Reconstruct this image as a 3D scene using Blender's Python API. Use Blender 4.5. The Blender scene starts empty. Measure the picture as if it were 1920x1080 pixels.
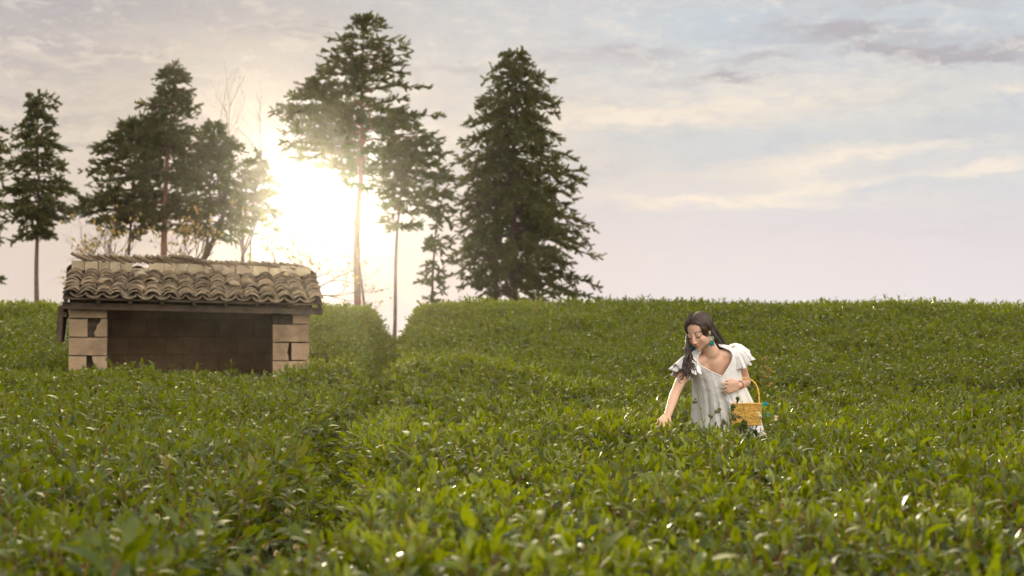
import bpy, bmesh, math, random
import numpy as np
from mathutils import Vector, Matrix, Euler, Quaternion
R = math.radians
sc = bpy.context.scene
C = sc.collection

# ---------------------------------------------------------------- camera
FPX = 3480.0
CAMZ = 1.55
PITCH = math.atan(70/FPX)
cam = bpy.data.cameras.new('camera'); camo = bpy.data.objects.new('camera', cam); C.objects.link(camo)
camo.location = (0, 0, CAMZ); camo.rotation_euler = (math.pi/2 + PITCH, 0, 0)
cam.sensor_width = 36; cam.lens = 36*FPX/1920; cam.clip_start = .05; cam.clip_end = 20000
cam.dof.use_dof = True; cam.dof.focus_distance = 11.6; cam.dof.aperture_fstop = cam.lens/1000/0.016
cam.dof.aperture_blades = 0
sc.camera = camo
def P(px, py, D):
    a = (px-960)/FPX; b = (540-py)/FPX
    c, s = math.cos(PITCH), math.sin(PITCH)
    t = D/(c - b*s)
    return Vector((a*t, D, CAMZ + t*(b*c + s)))

# ---------------------------------------------------------------- sun and sky
SUN_AZ = math.atan((592-960)/FPX)      # from +Y towards +X
SUN_EL = math.atan((610-385)/FPX)
sdir = Vector((math.sin(SUN_AZ)*math.cos(SUN_EL), math.cos(SUN_AZ)*math.cos(SUN_EL), math.sin(SUN_EL)))
sl = bpy.data.lights.new('sun', 'SUN'); slo = bpy.data.objects.new('sun', sl); C.objects.link(slo)
sl.energy = 5.0; sl.angle = R(.6); sl.color = (1, .86, .64)
slo.rotation_euler = sdir.to_track_quat('Z', 'Y').to_euler(); slo.location = (0, 0, 30)
sc.view_settings.view_transform = 'Standard'; sc.view_settings.look = 'None'
sc.view_settings.exposure = 0.0; sc.view_settings.gamma = 1

class NT:
    """small node-tree writer"""
    def __init__(s, tree): s.t = tree; s.t.nodes.clear()
    def n(s, typ, **kw):
        nd = s.t.nodes.new(typ)
        for k, v in kw.items(): setattr(nd, k, v)
        return nd
    def put(s, sock, v):
        if isinstance(v, bpy.types.NodeSocket): s.t.links.new(v, sock)
        elif v is not None:
            try: sock.default_value = v
            except Exception: sock.default_value = (*v, 1) if len(v) == 3 else v
    def m(s, op, a, b=None, c=None, clamp=False):
        nd = s.n('ShaderNodeMath', operation=op, use_clamp=clamp)
        for i, v in enumerate((a, b, c)):
            if v is not None: s.put(nd.inputs[i], v)
        return nd.outputs[0]
    def v(s, op, a, b=None, out=0):
        nd = s.n('ShaderNodeVectorMath', operation=op)
        s.put(nd.inputs[0], a)
        if b is not None: s.put(nd.inputs[1], b)
        return nd.outputs[out]
    def comb(s, x, y, z=0.):
        nd = s.n('ShaderNodeCombineXYZ')
        for i, v in enumerate((x, y, z)): s.put(nd.inputs[i], v)
        return nd.outputs[0]
    def mix(s, f, a, b, mode='MIX'):
        nd = s.n('ShaderNodeMix', data_type='RGBA', blend_type=mode)
        s.put(nd.inputs[0], f); s.put(nd.inputs[6], a); s.put(nd.inputs[7], b)
        return nd.outputs[2]
    def noise(s, vec, scale, detail=4, rough=.5, dist=0., col=False):
        nd = s.n('ShaderNodeTexNoise')
        if vec is not None: s.put(nd.inputs['Vector'], vec)
        s.put(nd.inputs['Scale'], scale); s.put(nd.inputs['Detail'], detail); s.put(nd.inputs['Roughness'], rough)
        s.put(nd.inputs['Distortion'], dist)
        return nd.outputs['Color' if col else 'Fac']
    def rng(s, v, a, b, c=0., d=1., smooth=True):
        nd = s.n('ShaderNodeMapRange', interpolation_type='SMOOTHSTEP' if smooth else 'LINEAR')
        for i, q in enumerate((v, a, b, c, d)): s.put(nd.inputs[i], q)
        return nd.outputs[0]
    def ramp(s, f, stops):
        nd = s.n('ShaderNodeValToRGB'); cr = nd.color_ramp
        while len(cr.elements) > 1: cr.elements.remove(cr.elements[-1])
        cr.elements[0].position = stops[0][0]; cr.elements[0].color = (*stops[0][1], 1)
        for p, c in stops[1:]:
            e = cr.elements.new(p); e.color = (*c, 1)
        s.put(nd.inputs[0], f)
        return nd.outputs[0]

def lin(r, g, b):
    return tuple(((c/255)/12.92 if c/255 <= .04045 else ((c/255+.055)/1.055)**2.4) for c in (r, g, b))

w = bpy.data.worlds.new('World'); sc.world = w; w.use_nodes = True
T = NT(w.node_tree)
co = T.n('ShaderNodeTexCoord').outputs['Generated']
sep = T.n('ShaderNodeSeparateXYZ'); T.put(sep.inputs[0], co)
X_, Y_, Z_ = sep.outputs
az = T.m('ARCTAN2', X_, Y_)
el = T.m('ARCSINE', Z_)
U = T.m('MULTIPLY', az, FPX/100.)         # about 100 target pixels per unit
V = T.m('MULTIPLY', el, FPX/100.)
def uv(px, py): return (math.atan((px-960)/FPX)*FPX/100, math.atan((610-py)/FPX)*FPX/100)
# ripple the lookup so cloud edges fray
wob = T.noise(T.comb(T.m('MULTIPLY', U, .5), T.m('MULTIPLY', V, 1.6)), 1.0, 6, .62, .3, col=True)
wsep = T.n('ShaderNodeSeparateColor'); T.put(wsep.inputs[0], wob)
fin2 = T.noise(T.comb(T.m('MULTIPLY', U, 1.4), T.m('MULTIPLY', V, 5.)), 1.0, 6, .65, .3, col=True)
fsep = T.n('ShaderNodeSeparateColor'); T.put(fsep.inputs[0], fin2)
wu = T.m('ADD', T.m('MULTIPLY', T.m('SUBTRACT', fsep.outputs[1], .5), 1.6), T.m('MULTIPLY_ADD', T.m('SUBTRACT', wsep.outputs[0], .5), 4.2, U))
wv = T.m('ADD', T.m('MULTIPLY', T.m('SUBTRACT', fsep.outputs[0], .5), .8), T.m('MULTIPLY_ADD', T.m('SUBTRACT', wsep.outputs[1], .5), 1.3, V))
xu = T.m('MULTIPLY_ADD', T.m('SUBTRACT', wsep.outputs[0], .5), 2., U)
xv = T.m('ADD', T.m('MULTIPLY_ADD', T.m('SUBTRACT', wsep.outputs[1], .5), .55, V), T.m('MULTIPLY', T.m('SUBTRACT', fsep.outputs[0], .5), .45))
def blob(px, py, sx, sy, skew=0., thin=False):
    u0, v0 = uv(px, py)
    du = T.m('SUBTRACT', xu if thin else wu, u0); dv = T.m('SUBTRACT', xv if thin else wv, v0)
    if skew: dv = T.m('MULTIPLY_ADD', du, -skew, dv)
    q = T.m('ADD', T.m('POWER', T.m('ABSOLUTE', T.m('DIVIDE', du, sx/100)), 2.), T.m('POWER', T.m('ABSOLUTE', T.m('DIVIDE', dv, sy/100)), 2.))
    return T.m('EXPONENT', T.m('MULTIPLY', q, -1.))
def addall(l):
    o = l[0]
    for x in l[1:]: o = T.m('ADD', o, x)
    return o
vfac = T.m('DIVIDE', V, 6.3, clamp=True)
right = T.ramp(vfac, [(0, lin(225, 220, 221)), (.25, lin(218, 212, 214)), (.45, lin(207, 207, 210)), (.75, lin(204, 206, 208)), (1, lin(200, 203, 206))])
left = T.ramp(vfac, [(0, lin(212, 203, 198)), (.3, lin(212, 202, 195)), (.6, lin(214, 203, 190)), (.8, lin(200, 192, 184)), (1, lin(170, 172, 178))])
sky = T.mix(T.rng(U, -8.5, -1.), left, right)
# pale blue openings, upper right
fine = T.noise(T.comb(T.m('MULTIPLY', wu, .42), T.m('MULTIPLY', wv, 1.7)), 1.1, 8, .6, .2)
streak = T.noise(T.comb(T.m('MULTIPLY', wu, .16), T.m('MULTIPLY_ADD', wu, -.12, T.m('MULTIPLY', wv, 1.3)), 3.3), 1.0, 9, .62, .35)
blue = addall([blob(1480, 250, 330, 55, .1), blob(1700, 60, 300, 60), blob(1880, 210, 150, 70), blob(1350, 50, 200, 45), blob(1780, 340, 260, 26, .1), blob(1240, 260, 90, 30)])
sky = T.mix(T.m('MULTIPLY', blue, .5, clamp=True), sky, lin(184, 198, 208))
# warm veil
warm = addall([blob(1620, 190, 300, 60), blob(1120, 240, 220, 90), blob(1500, 310, 280, 34, .12), blob(1250, 215, 260, 22, .08)])
sky = T.mix(T.m('MULTIPLY', warm, .5, clamp=True), sky, lin(224, 214, 200))
# bright thin streaks
sb = T.rng(streak, .5, .74)
sky = T.mix(T.m('MULTIPLY', sb, T.rng(V, .6, 2.2, .0, .35)), sky, lin(238, 226, 210))
sk2 = addall([blob(1330, 376, 300, 13, -.02, True), blob(1640, 296, 230, 13, .12, True), blob(1540, 318, 90, 22, .3, True), blob(1300, 206, 260, 13, .08, True), blob(1180, 232, 180, 12, .05, True), blob(1850, 318, 90, 16, .1, True), blob(1890, 186, 40, 10, 0, True), blob(1560, 350, 260, 10, .1, True)])
sk2 = T.m('MULTIPLY', sk2, T.rng(fine, .3, .6, .3, 1.))
sky = T.mix(T.m('MULTIPLY', sk2, .7, clamp=True), sky, lin(240, 228, 212))
# grey mauve clouds
gr = addall([blob(1570, 62, 130, 20, -.05), blob(1730, 92, 150, 24, -.08), blob(1890, 110, 120, 34), blob(1700, 10, 260, 16), blob(1400, 118, 90, 11), blob(1330, 150, 120, 12), blob(1120, 105, 110, 22), blob(1700, 100, 260, 14, -.1), blob(1760, 70, 60, 10, 0, True), blob(1560, 58, 60, 13, 0, True), blob(1440, 112, 50, 8, 0, True), blob(1350, 148, 70, 8, 0, True), blob(1800, 120, 110, 12, -.1, True), blob(1690, 92, 50, 12, 0, True), blob(1200, 96, 70, 11, 0, True)])
sky = T.mix(T.m('MULTIPLY', T.m('MULTIPLY', gr, T.rng(fine, .3, .62, .35, 1.)), .62, clamp=True), sky, lin(176, 172, 178))
gl = addall([blob(200, 30, 420, 55), blob(60, 90, 260, 14), blob(60, 195, 160, 16), blob(130, 240, 190, 14), blob(230, 98, 80, 7), blob(560, 74, 90, 6), blob(870, 130, 120, 9), blob(40, 135, 300, 22), blob(100, 290, 160, 16)])
sky = T.mix(T.m('MULTIPLY', T.m('MULTIPLY', gl, T.rng(fine, .28, .6, .5, 1.)), .5, clamp=True), sky, lin(160, 156, 166))
puff = T.noise(T.comb(T.m('MULTIPLY', U, 1.1), T.m('MULTIPLY', V, 2.6), 5.), 1.3, 9, .68, .4)
sky = T.mix(T.m('MULTIPLY', T.rng(puff, .50, .66), T.rng(V, 2.6, 5.2, .0, .38)), sky, lin(236, 226, 214))
sky = T.mix(T.m('MULTIPLY', T.rng(puff, .5, .34), T.rng(V, 1.2, 4.5, .0, .30)), sky, lin(182, 186, 196))
sky = T.mix(T.m('MULTIPLY', T.rng(streak, .3, .46, 1., 0.), T.rng(V, .3, 2.5, .0, .2)), sky, lin(176, 174, 186))
# aureole round the sun: a property of the air in that direction
# unseen sky above and behind the camera, brightened as added fill light
hi = T.m('MAXIMUM', T.rng(el, .19, .6), T.rng(Y_, .75, .0))
sky = T.mix(hi, sky, T.mix(T.rng(streak, .35, .65), (.62, .62, .62, 1), (1.05, 1.0, .92, 1)))
key = Vector((.42, -.72, .52)).normalized()  # added bright lobe behind the camera, a soft key for the woman
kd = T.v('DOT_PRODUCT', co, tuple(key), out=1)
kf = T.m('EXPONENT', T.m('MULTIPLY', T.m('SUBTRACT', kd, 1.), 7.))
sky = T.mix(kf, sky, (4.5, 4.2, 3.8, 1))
top = Vector((-.10, .83, .55)).normalized()  # added bright lobe above the frame, backlights the tea leaves
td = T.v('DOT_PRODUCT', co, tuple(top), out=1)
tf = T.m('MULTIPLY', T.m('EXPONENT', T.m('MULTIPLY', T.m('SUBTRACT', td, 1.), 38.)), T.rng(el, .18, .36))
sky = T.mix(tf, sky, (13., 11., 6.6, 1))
dot = T.v('DOT_PRODUCT', co, tuple(sdir), out=1)
ang = T.m('MULTIPLY', T.m('ARCCOSINE', T.m('MINIMUM', dot, .9999999)), 180/math.pi)
def gauss(s_, k): return T.m('MULTIPLY', T.m('EXPONENT', T.m('MULTIPLY', T.m('POWER', T.m('DIVIDE', ang, s_), 2.), -1.)), k)
def glowcol(f, col):
    c = T.n('ShaderNodeCombineColor')
    for i in range(3): T.put(c.inputs[i], T.m('MULTIPLY', f, col[i]))
    return c.outputs[0]
sky = T.mix(T.m('MINIMUM', gauss(6.5, .62), 1.), sky, (.2, .19, .17, 1))
for s_, k, col in ((.6, 4., (1, .93, .76)), (4.5, .16, (1, .86, .64))):
    sky = T.mix(1., sky, glowcol(gauss(s_, k), col), 'ADD')
# Nishita air light
ns = T.n('ShaderNodeTexSky', sky_type='NISHITA', sun_disc=False)
ns.sun_elevation = SUN_EL; ns.sun_rotation = SUN_AZ; ns.air_density = 1.; ns.dust_density = 1.5
bgn = T.n('ShaderNodeBackground'); T.put(bgn.inputs[0], T.mix(1., ns.outputs[0], (.05, .05, .06, 1), 'MULTIPLY')); bgn.inputs[1].default_value = .05
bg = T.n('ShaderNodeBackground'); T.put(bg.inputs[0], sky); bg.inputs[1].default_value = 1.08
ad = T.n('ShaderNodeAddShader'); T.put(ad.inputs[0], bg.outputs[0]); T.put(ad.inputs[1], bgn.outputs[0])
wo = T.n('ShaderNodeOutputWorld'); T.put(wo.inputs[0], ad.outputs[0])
w.cycles.sampling_method = 'MANUAL'; w.cycles.sample_map_resolution = 2048

cy = sc.cycles
cy.use_denoising = True; cy.denoiser = 'OPENIMAGEDENOISE'
cy.max_bounces = 7; cy.diffuse_bounces = 3; cy.glossy_bounces = 2; cy.transmission_bounces = 4; cy.volume_bounces = 0
cy.transparent_max_bounces = 8; cy.caustics_reflective = False; cy.caustics_refractive = False
cy.sample_clamp_indirect = 4.0

# ---------------------------------------------------------------- helpers
def mesh_obj(name, verts, faces, mat=None, parent=None, smooth=False, matrix=None):
    me = bpy.data.meshes.new(name)
    me.from_pydata([tuple(v) for v in verts], [], [tuple(f) for f in faces])
    if smooth: me.polygons.foreach_set('use_smooth', [True]*len(me.polygons))
    me.update()
    o = bpy.data.objects.new(name, me); C.objects.link(o)
    if mat: me.materials.append(mat)
    if parent: o.parent = parent
    if matrix is not None: o.matrix_local = matrix
    return o
def np_mesh(name, V_, tris=None, quads=None, mat=None, parent=None, smooth=False, link=True):
    """fast mesh from arrays"""
    me = bpy.data.meshes.new(name)
    V_ = np.asarray(V_, dtype=np.float32).reshape(-1, 3)
    nt = 0 if tris is None else len(tris); nq = 0 if quads is None else len(quads)
    idx = np.concatenate([np.asarray(a, dtype=np.int32).ravel() for a in (tris, quads) if a is not None and len(a)])
    starts = np.concatenate([np.arange(nt)*3, nt*3+np.arange(nq)*4]).astype(np.int32)
    me.vertices.add(len(V_)); me.vertices.foreach_set('co', V_.ravel())
    me.loops.add(len(idx)); me.loops.foreach_set('vertex_index', idx)
    me.polygons.add(nt+nq); me.polygons.foreach_set('loop_start', starts)
    if smooth: me.polygons.foreach_set('use_smooth', np.ones(nt+nq, dtype=bool))
    me.update(calc_edges=True); me.validate()
    if mat: me.materials.append(mat)
    o = bpy.data.objects.new(name, me)
    if link: C.objects.link(o)
    if parent: o.parent = parent
    return o
def tag(o, label=None, cat=None, group=None, kind=None):
    if label: o['label'] = label
    if cat: o['category'] = cat
    if group: o['group'] = group
    if kind: o['kind'] = kind
    return o
def empty(name, loc=(0, 0, 0), rot=(0, 0, 0)):
    o = bpy.data.objects.new(name, None); C.objects.link(o)
    o.location = loc; o.rotation_euler = rot; o.empty_display_size = .1
    return o
def newmat(name):
    m = bpy.data.materials.new(name); m.use_nodes = True
    t = NT(m.node_tree)
    return m, t
def finish(t, shader, disp=None):
    o = t.n('ShaderNodeOutputMaterial'); t.put(o.inputs[0], shader)
    return o
def principled(t, col, rough=.6, spec=.5, normal=None, metal=0., **kw):
    b = t.n('ShaderNodeBsdfPrincipled')
    t.put(b.inputs['Base Color'], col); t.put(b.inputs['Roughness'], rough); t.put(b.inputs['Specular IOR Level'], spec)
    t.put(b.inputs['Metallic'], metal)
    if normal is not None: t.put(b.inputs['Normal'], normal)
    for k, v_ in kw.items(): t.put(b.inputs[k], v_)
    return b.outputs[0]
def bump(t, h, strength=.3, dist=.01):
    b = t.n('ShaderNodeBump'); t.put(b.inputs['Height'], h); b.inputs['Strength'].default_value = strength; b.inputs['Distance'].default_value = dist
    return b.outputs[0]
def noisy_mat(name, c1, c2, scale=8., rough=.85, bs=.4, bd=.01, c3=None, spec=.3):
    m, t = newmat(name)
    oc = t.n('ShaderNodeTexCoord').outputs['Object']
    n1 = t.noise(oc, scale, 6, .6); n2 = t.noise(oc, scale*5, 5, .65)
    c = t.mix(t.rng(n1, .35, .65), (*c1, 1), (*c2, 1))
    if c3: c = t.mix(t.rng(n2, .55, .75), c, (*c3, 1))
    h = t.m('ADD', t.m('MULTIPLY', n1, .4), n2)
    finish(t, principled(t, c, rough, spec, bump(t, h, bs, bd)))
    return m
class MB:
    """collects shapes, then becomes ONE mesh object"""
    def __init__(s): s.v = []; s.f = []
    def add(s, V_, F_):
        b = len(s.v); s.v += [tuple(v) for v in V_]; s.f += [tuple(i+b for i in f) for f in F_]
    def box(s, c, d, M=None, jit=0., rnd=random):
        V_ = []
        for z in (-1, 1):
            for y in (-1, 1):
                for x in (-1, 1):
                    p = Vector((x*d[0]/2, y*d[1]/2, z*d[2]/2)) + Vector([rnd.uniform(-jit, jit) for _ in range(3)])
                    if M is not None: p = M @ p
                    V_.append(p + Vector(c))
        s.add(V_, [(0, 2, 3, 1), (4, 5, 7, 6), (0, 1, 5, 4), (2, 6, 7, 3), (0, 4, 6, 2), (1, 3, 7, 5)])
    def tube(s, pts, rad, seg=8, cap=True):
        pts = [Vector(p) for p in pts]; n = len(pts)
        if not hasattr(rad, '__len__'): rad = [rad]*n
        V_ = []; up = Vector((.13, .21, .97))
        a = None
        for i, p in enumerate(pts):
            d = (pts[min(i+1, n-1)] - pts[max(i-1, 0)]).normalized()
            if a is None: a = d.cross(up).normalized() if abs(d.dot(up)) < .95 else d.cross(Vector((1, 0, 0))).normalized()
            a = (a - d*a.dot(d)).normalized(); b = d.cross(a)
            for k in range(seg):
                t = 2*math.pi*k/seg
                V_.append(p + (a*math.cos(t) + b*math.sin(t))*rad[i])
        F_ = []
        for i in range(n-1):
            for k in range(seg):
                k2 = (k+1) % seg
                F_.append((i*seg+k, i*seg+k2, (i+1)*seg+k2, (i+1)*seg+k))
        if cap: F_.append(tuple(range(seg))[::-1]); F_.append(tuple((n-1)*seg+k for k in range(seg)))
        s.add(V_, F_)
    def build(s, name, mat, parent=None, smooth=False):
        return mesh_obj(name, s.v, s.f, mat, parent, smooth)
def bevel(o, w_=.004, seg=2):
    md = o.modifiers.new('bevel', 'BEVEL'); md.width = w_; md.segments = seg; md.limit_method = 'ANGLE'; md.angle_limit = R(40)
def sstep(x, a, b):
    t = np.clip((x-a)/(b-a), 0, 1); return t*t*(3-2*t)
def tone_attr(o, vals):
    a = o.data.attributes.new('tone', 'FLOAT', 'POINT'); a.data.foreach_set('value', np.array(vals, np.float32))
# ---------------------------------------------------------------- terrain
def wav(x, y, s=0.):
    return (np.sin(x*1.9+y*.7+s)+np.sin(x*-1.1+y*1.7+1.3+s*2)+np.sin(x*3.7+y*-2.3+.4+s)*.6+np.sin(x*.6+y*3.9+2.+s)*.5)/3.1
def ground_z(x, y):
    x = np.asarray(x, float); y = np.asarray(y, float)
    g = .10 + 0*x
    g = g + .09*sstep(y, 12, 17)*(1-sstep(x, -1.6, -.4))          # rise before the hut
    g = g + .26*np.exp(-((x+.55)/.75)**2-((y-17.2)/1.5)**2) + .10*np.exp(-((x-.9)/1.3)**2-((y-16.6)/1.6)**2)
    g = g + .16*sstep(y, 17.5, 19.5)*sstep(x, -1.6, -.4) + .14*np.exp(-((x+1.75)/.55)**2-((y-17.2)/1.2)**2)
    g = g + (.80-.004*x)*sstep(y, 18.3, 31.5)
    g = g - 1.9*sstep(y, 31.5, 46) - 1.6*sstep(y, 44, 75) - 12*sstep(y, 70, 150)
    return g
def aisle_x(y): return -.48-.0475*y + .10*np.sin(y*.75+2.6)*(1-sstep(y, 15, 22))
def cross_y(x): return 17.15+.03*x
HUT_C = (P(357, 600, 19.9).x, 20.75)
def canopy_z(x, y):
    x = np.asarray(x, float); y = np.asarray(y, float)
    c = ground_z(x, y) + .80 + .065*wav(x*.9, y*.75) + .05*wav(x*2.7, y*2.2, 1.)
    c = c - .11*np.exp(-((x-1.38)/.55)**2-((y-10.9)/.9)**2)
    c = c + .07*np.exp(-((x+3.55)/.35)**2-((y-17.8)/.8)**2) - .12*np.exp(-((x+2.45)/.3)**2-((y-18.2)/1.)**2)
    # aisle running away from the camera
    d = np.abs(x-aisle_x(y)); wd = .14+.008*y+.12*np.exp(-((y-6.1)/.7)**2)
    wd2 = wd + .10*sstep(y, 20, 26)
    dep = .27+.26*np.exp(-((y-6)/1.6)**2)+.36*sstep(y, 18.5, 23)
    c = c - dep*(1-sstep(d, .05, wd2))
    # cross aisle between the near beds and the far bank
    d2 = np.abs(y-cross_y(x)); m = sstep(x, 1.0, 2.4)
    c = c - .6*m*(1-sstep(d2, .12, .75))
    return c
def in_hut(x, y): return (np.abs(x-HUT_C[0]) < 1.55) & (y > 19.25) & (y < 22.3)

soil, t = newmat('soil')
oc = t.n('ShaderNodeTexCoord').outputs['Object']
n1 = t.noise(oc, .7, 8, .65); n2 = t.noise(oc, 14, 6, .7)
c = t.mix(t.rng(n1, .4, .62), lin(70, 52, 34) + (1,), lin(58, 66, 30) + (1,))
c = t.mix(t.rng(n2, .45, .7), c, lin(108, 86, 56) + (1,))
finish(t, principled(t, c, .95, .2, bump(t, n2, .8, .04)))
xs = np.concatenate([-np.geomspace(40, 330, 16)[::-1], np.linspace(-38, 38, 116), np.geomspace(40, 330, 16)])
ys = np.concatenate([[-330, -200, -100, -40, -15], np.linspace(-5, 36, 90), np.linspace(37, 90, 40), np.linspace(92, 100, 3)])
XX, YY = np.meshgrid(xs, ys)
ZZ = ground_z(XX, YY)
nx, ny = len(xs), len(ys)
I = np.arange(nx*ny).reshape(ny, nx)
Q = np.stack([I[:-1, :-1], I[:-1, 1:], I[1:, 1:], I[1:, :-1]], -1).reshape(-1, 4)
g = np_mesh('ground', np.stack([XX, YY, ZZ], -1), quads=Q, mat=soil, smooth=True)
tag(g, 'brown soil and weeds under the tea bushes', kind='structure')

# ---------------------------------------------------------------- tea
def leaf_mat(name, dark, light, young, trans, rough=.29, tfac=.36):
    m, t = newmat(name)
    at = t.n('ShaderNodeAttribute', attribute_name='tint')
    s = t.n('ShaderNodeSeparateColor'); t.put(s.inputs[0], at.outputs['Color'])
    rnd = t.n('ShaderNodeObjectInfo').outputs['Random']
    k = t.m('ADD', t.m('MULTIPLY', s.outputs[1], .7), t.m('MULTIPLY', rnd, .3))
    c = t.mix(k, (*dark, 1), (*light, 1))
    c = t.mix(s.outputs[0], c, (*young, 1))
    if name == 'tea_leaf': c = t.mix(t.m('MULTIPLY', t.rng(rnd, .984, .986), .6), c, (.20, .10, .02, 1))
    gn = t.n('ShaderNodeNewGeometry')
    under = t.mix(.05, c, lin(150, 165, 120) + (1,))
    cf = t.mix(gn.outputs['Backfacing'], c, under)
    ro = t.m('ADD', rough, t.m('MULTIPLY', s.outputs[2], .22))
    b = principled(t, cf, ro, .42)
    tr = t.n('ShaderNodeBsdfTranslucent'); t.put(tr.inputs[0], t.mix(k, (*trans, 1), tuple(min(1, q*1.6) for q in trans) + (1,)))
    mx = t.n('ShaderNodeMixShader'); mx.inputs[0].default_value = tfac
    t.put(mx.inputs[1], b); t.put(mx.inputs[2], tr.outputs[0])
    finish(t, mx.outputs[0])
    return m
tea_mat = leaf_mat('tea_leaf', (.006, .015, .0006), (.032, .060, .0008), (.11, .125, .004), (.185, .22, .002))
stem_mat = noisy_mat('tea_stem', (.17, .07, .03), (.24, .13, .04), 30, .8)

def leaf_geo(L, W, curl, fold, n=5):
    """leaf along +X, normal +Z"""
    V_ = []; F_ = []
    for i in range(n+1):
        s = i/n
        wd = W*.5*(math.sin(math.pi*min(1, s*1.0)**.85))**.8 if 0 < s < 1 else 0.0006
        a = curl*s
        x = L*s*math.cos(a*.6); z = -L*s*math.sin(a*.6)
        V_ += [(x, -wd*math.cos(fold), z+wd*math.sin(fold)), (x, 0, z), (x, wd*math.cos(fold), z+wd*math.sin(fold))]
    for i in range(n):
        b = i*3
        F_ += [(b, b+1, b+4, b+3), (b+1, b+2, b+5, b+4)]
    return V_, F_
def make_shoot(seed, nl=11, H=.26, sparse=False):
    rd = random.Random(seed)
    V_ = []; F_ = []; tint = []; mats = []
    bend = Vector((rd.uniform(-.04, .04), rd.uniform(-.04, .04), 0))
    def sp(s): return Vector((0, 0, H*s)) + bend*s*s
    ph = rd.uniform(0, 6.28)
    for i in range(nl):
        s = .12 + .86*(i/(nl-1))**.9
        ph += 2.4 + rd.uniform(-.3, .3)
        L = rd.uniform(.052, .090)*(1-.30*max(0, (s-.75)/.25)); W = L*rd.uniform(.33, .44)
        tilt = R(rd.uniform(8, 58)) + R(38)*max(0, (s-.55)/.45)
        yng = max(0, (s-.80)/.20)*rd.uniform(.3, 1)
        if i == nl-1: L *= .62; W *= .55; tilt = R(84); yng = 1
        lv, lf = leaf_geo(L, W, rd.uniform(-.3, 1.2), R(rd.uniform(6, 36)), 5 if not sparse else 3)
        M = Matrix.Translation(sp(s)) @ Matrix.Rotation(ph, 4, 'Z') @ Matrix.Rotation(-tilt, 4, 'Y') @ Matrix.Rotation(rd.uniform(-.6, .6), 4, 'X') @ Matrix.Translation((.006, 0, 0))
        b = len(V_); V_ += [M @ Vector(v) for v in lv]; F_ += [tuple(q+b for q in f) for f in lf]
        g_ = rd.random(); r_ = rd.random()
        tint += [(yng*.8, g_, r_, 1)]*len(lv); mats += [0]*len(lf)
    mb = MB(); mb.tube([sp(s) for s in (0, .35, .7, .97)], [.0034, .003, .0024, .0014], 4, False)
    b = len(V_); V_ += [Vector(v) for v in mb.v]; F_ += [tuple(q+b for q in f) for f in mb.f]; tint += [(0, .5, .5, 1)]*len(mb.v); mats += [1]*len(mb.f)
    me = bpy.data.meshes.new('tea_shoot'); me.from_pydata([tuple(v) for v in V_], [], F_)
    me.materials.append(tea_mat); me.materials.append(stem_mat)
    me.polygons.foreach_set('material_index', mats); me.polygons.foreach_set('use_smooth', [True]*len(F_))
    ca = me.color_attributes.new('tint', 'FLOAT_COLOR', 'POINT'); ca.data.foreach_set('color', np.array(tint, dtype=np.float32).ravel())
    me.update()
    return bpy.data.objects.new('tea_shoot', me)
SHOOTS = [make_shoot(100+i, nl=[10, 12, 11, 9, 13][i % 5], H=[.29, .33, .27, .25, .35][i % 5]) for i in range(10)]

def shoot_tree(name, sources):
    ng = bpy.data.node_groups.new(name, 'GeometryNodeTree')
    ng.interface.new_socket('Geometry', in_out='INPUT', socket_type='NodeSocketGeometry')
    ng.interface.new_socket('Geometry', in_out='OUTPUT', socket_type='NodeSocketGeometry')
    N = ng.nodes; L = ng.links
    gi = N.new('NodeGroupInput'); go_ = N.new('NodeGroupOutput')
    jn = N.new('GeometryNodeJoinGeometry')
    for so in sources:
        oi = N.new('GeometryNodeObjectInfo'); oi.inputs['Object'].default_value = so; oi.inputs['As Instance'].default_value = False
        ti = N.new('GeometryNodeGeometryToInstance'); L.new(oi.outputs['Geometry'], ti.inputs[0]); L.new(ti.outputs[0], jn.inputs[0])
    ip = N.new('GeometryNodeInstanceOnPoints'); ip.inputs['Pick Instance'].default_value = True
    L.new(gi.outputs[0], ip.inputs['Points']); L.new(jn.outputs[0], ip.inputs['Instance'])
    def attr(nm, ty):
        a = N.new('GeometryNodeInputNamedAttribute'); a.data_type = ty; a.inputs['Name'].default_value = nm
        return [o for o in a.outputs if o.enabled and o.name == 'Attribute'][0]
    er = N.new('FunctionNodeEulerToRotation'); L.new(attr('rot', 'FLOAT_VECTOR'), er.inputs[0]); L.new(er.outputs[0], ip.inputs['Rotation'])
    L.new(attr('scl', 'FLOAT'), ip.inputs['Scale']); L.new(attr('vid', 'INT'), ip.inputs['Instance Index'])
    L.new(ip.outputs[0], go_.inputs[0])
    return ng
NG = shoot_tree('tea_shoots', SHOOTS)
def scatter(name, pts, rots, scl, vid, ng=NG):
    me = bpy.data.meshes.new(name); n = len(pts)
    me.vertices.add(n); me.vertices.foreach_set('co', np.asarray(pts, np.float32).ravel())
    a = me.attributes.new('rot', 'FLOAT_VECTOR', 'POINT'); a.data.foreach_set('vector', np.asarray(rots, np.float32).ravel())
    a = me.attributes.new('scl', 'FLOAT', 'POINT'); a.data.foreach_set('value', np.asarray(scl, np.float32))
    a = me.attributes.new('vid', 'INT', 'POINT'); a.data.foreach_set('value', np.asarray(vid, np.int32))
    me.update()
    o = bpy.data.objects.new(name, me); C.objects.link(o)
    md = o.modifiers.new('shoots', 'NODES'); md.node_group = ng
    return o
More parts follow.
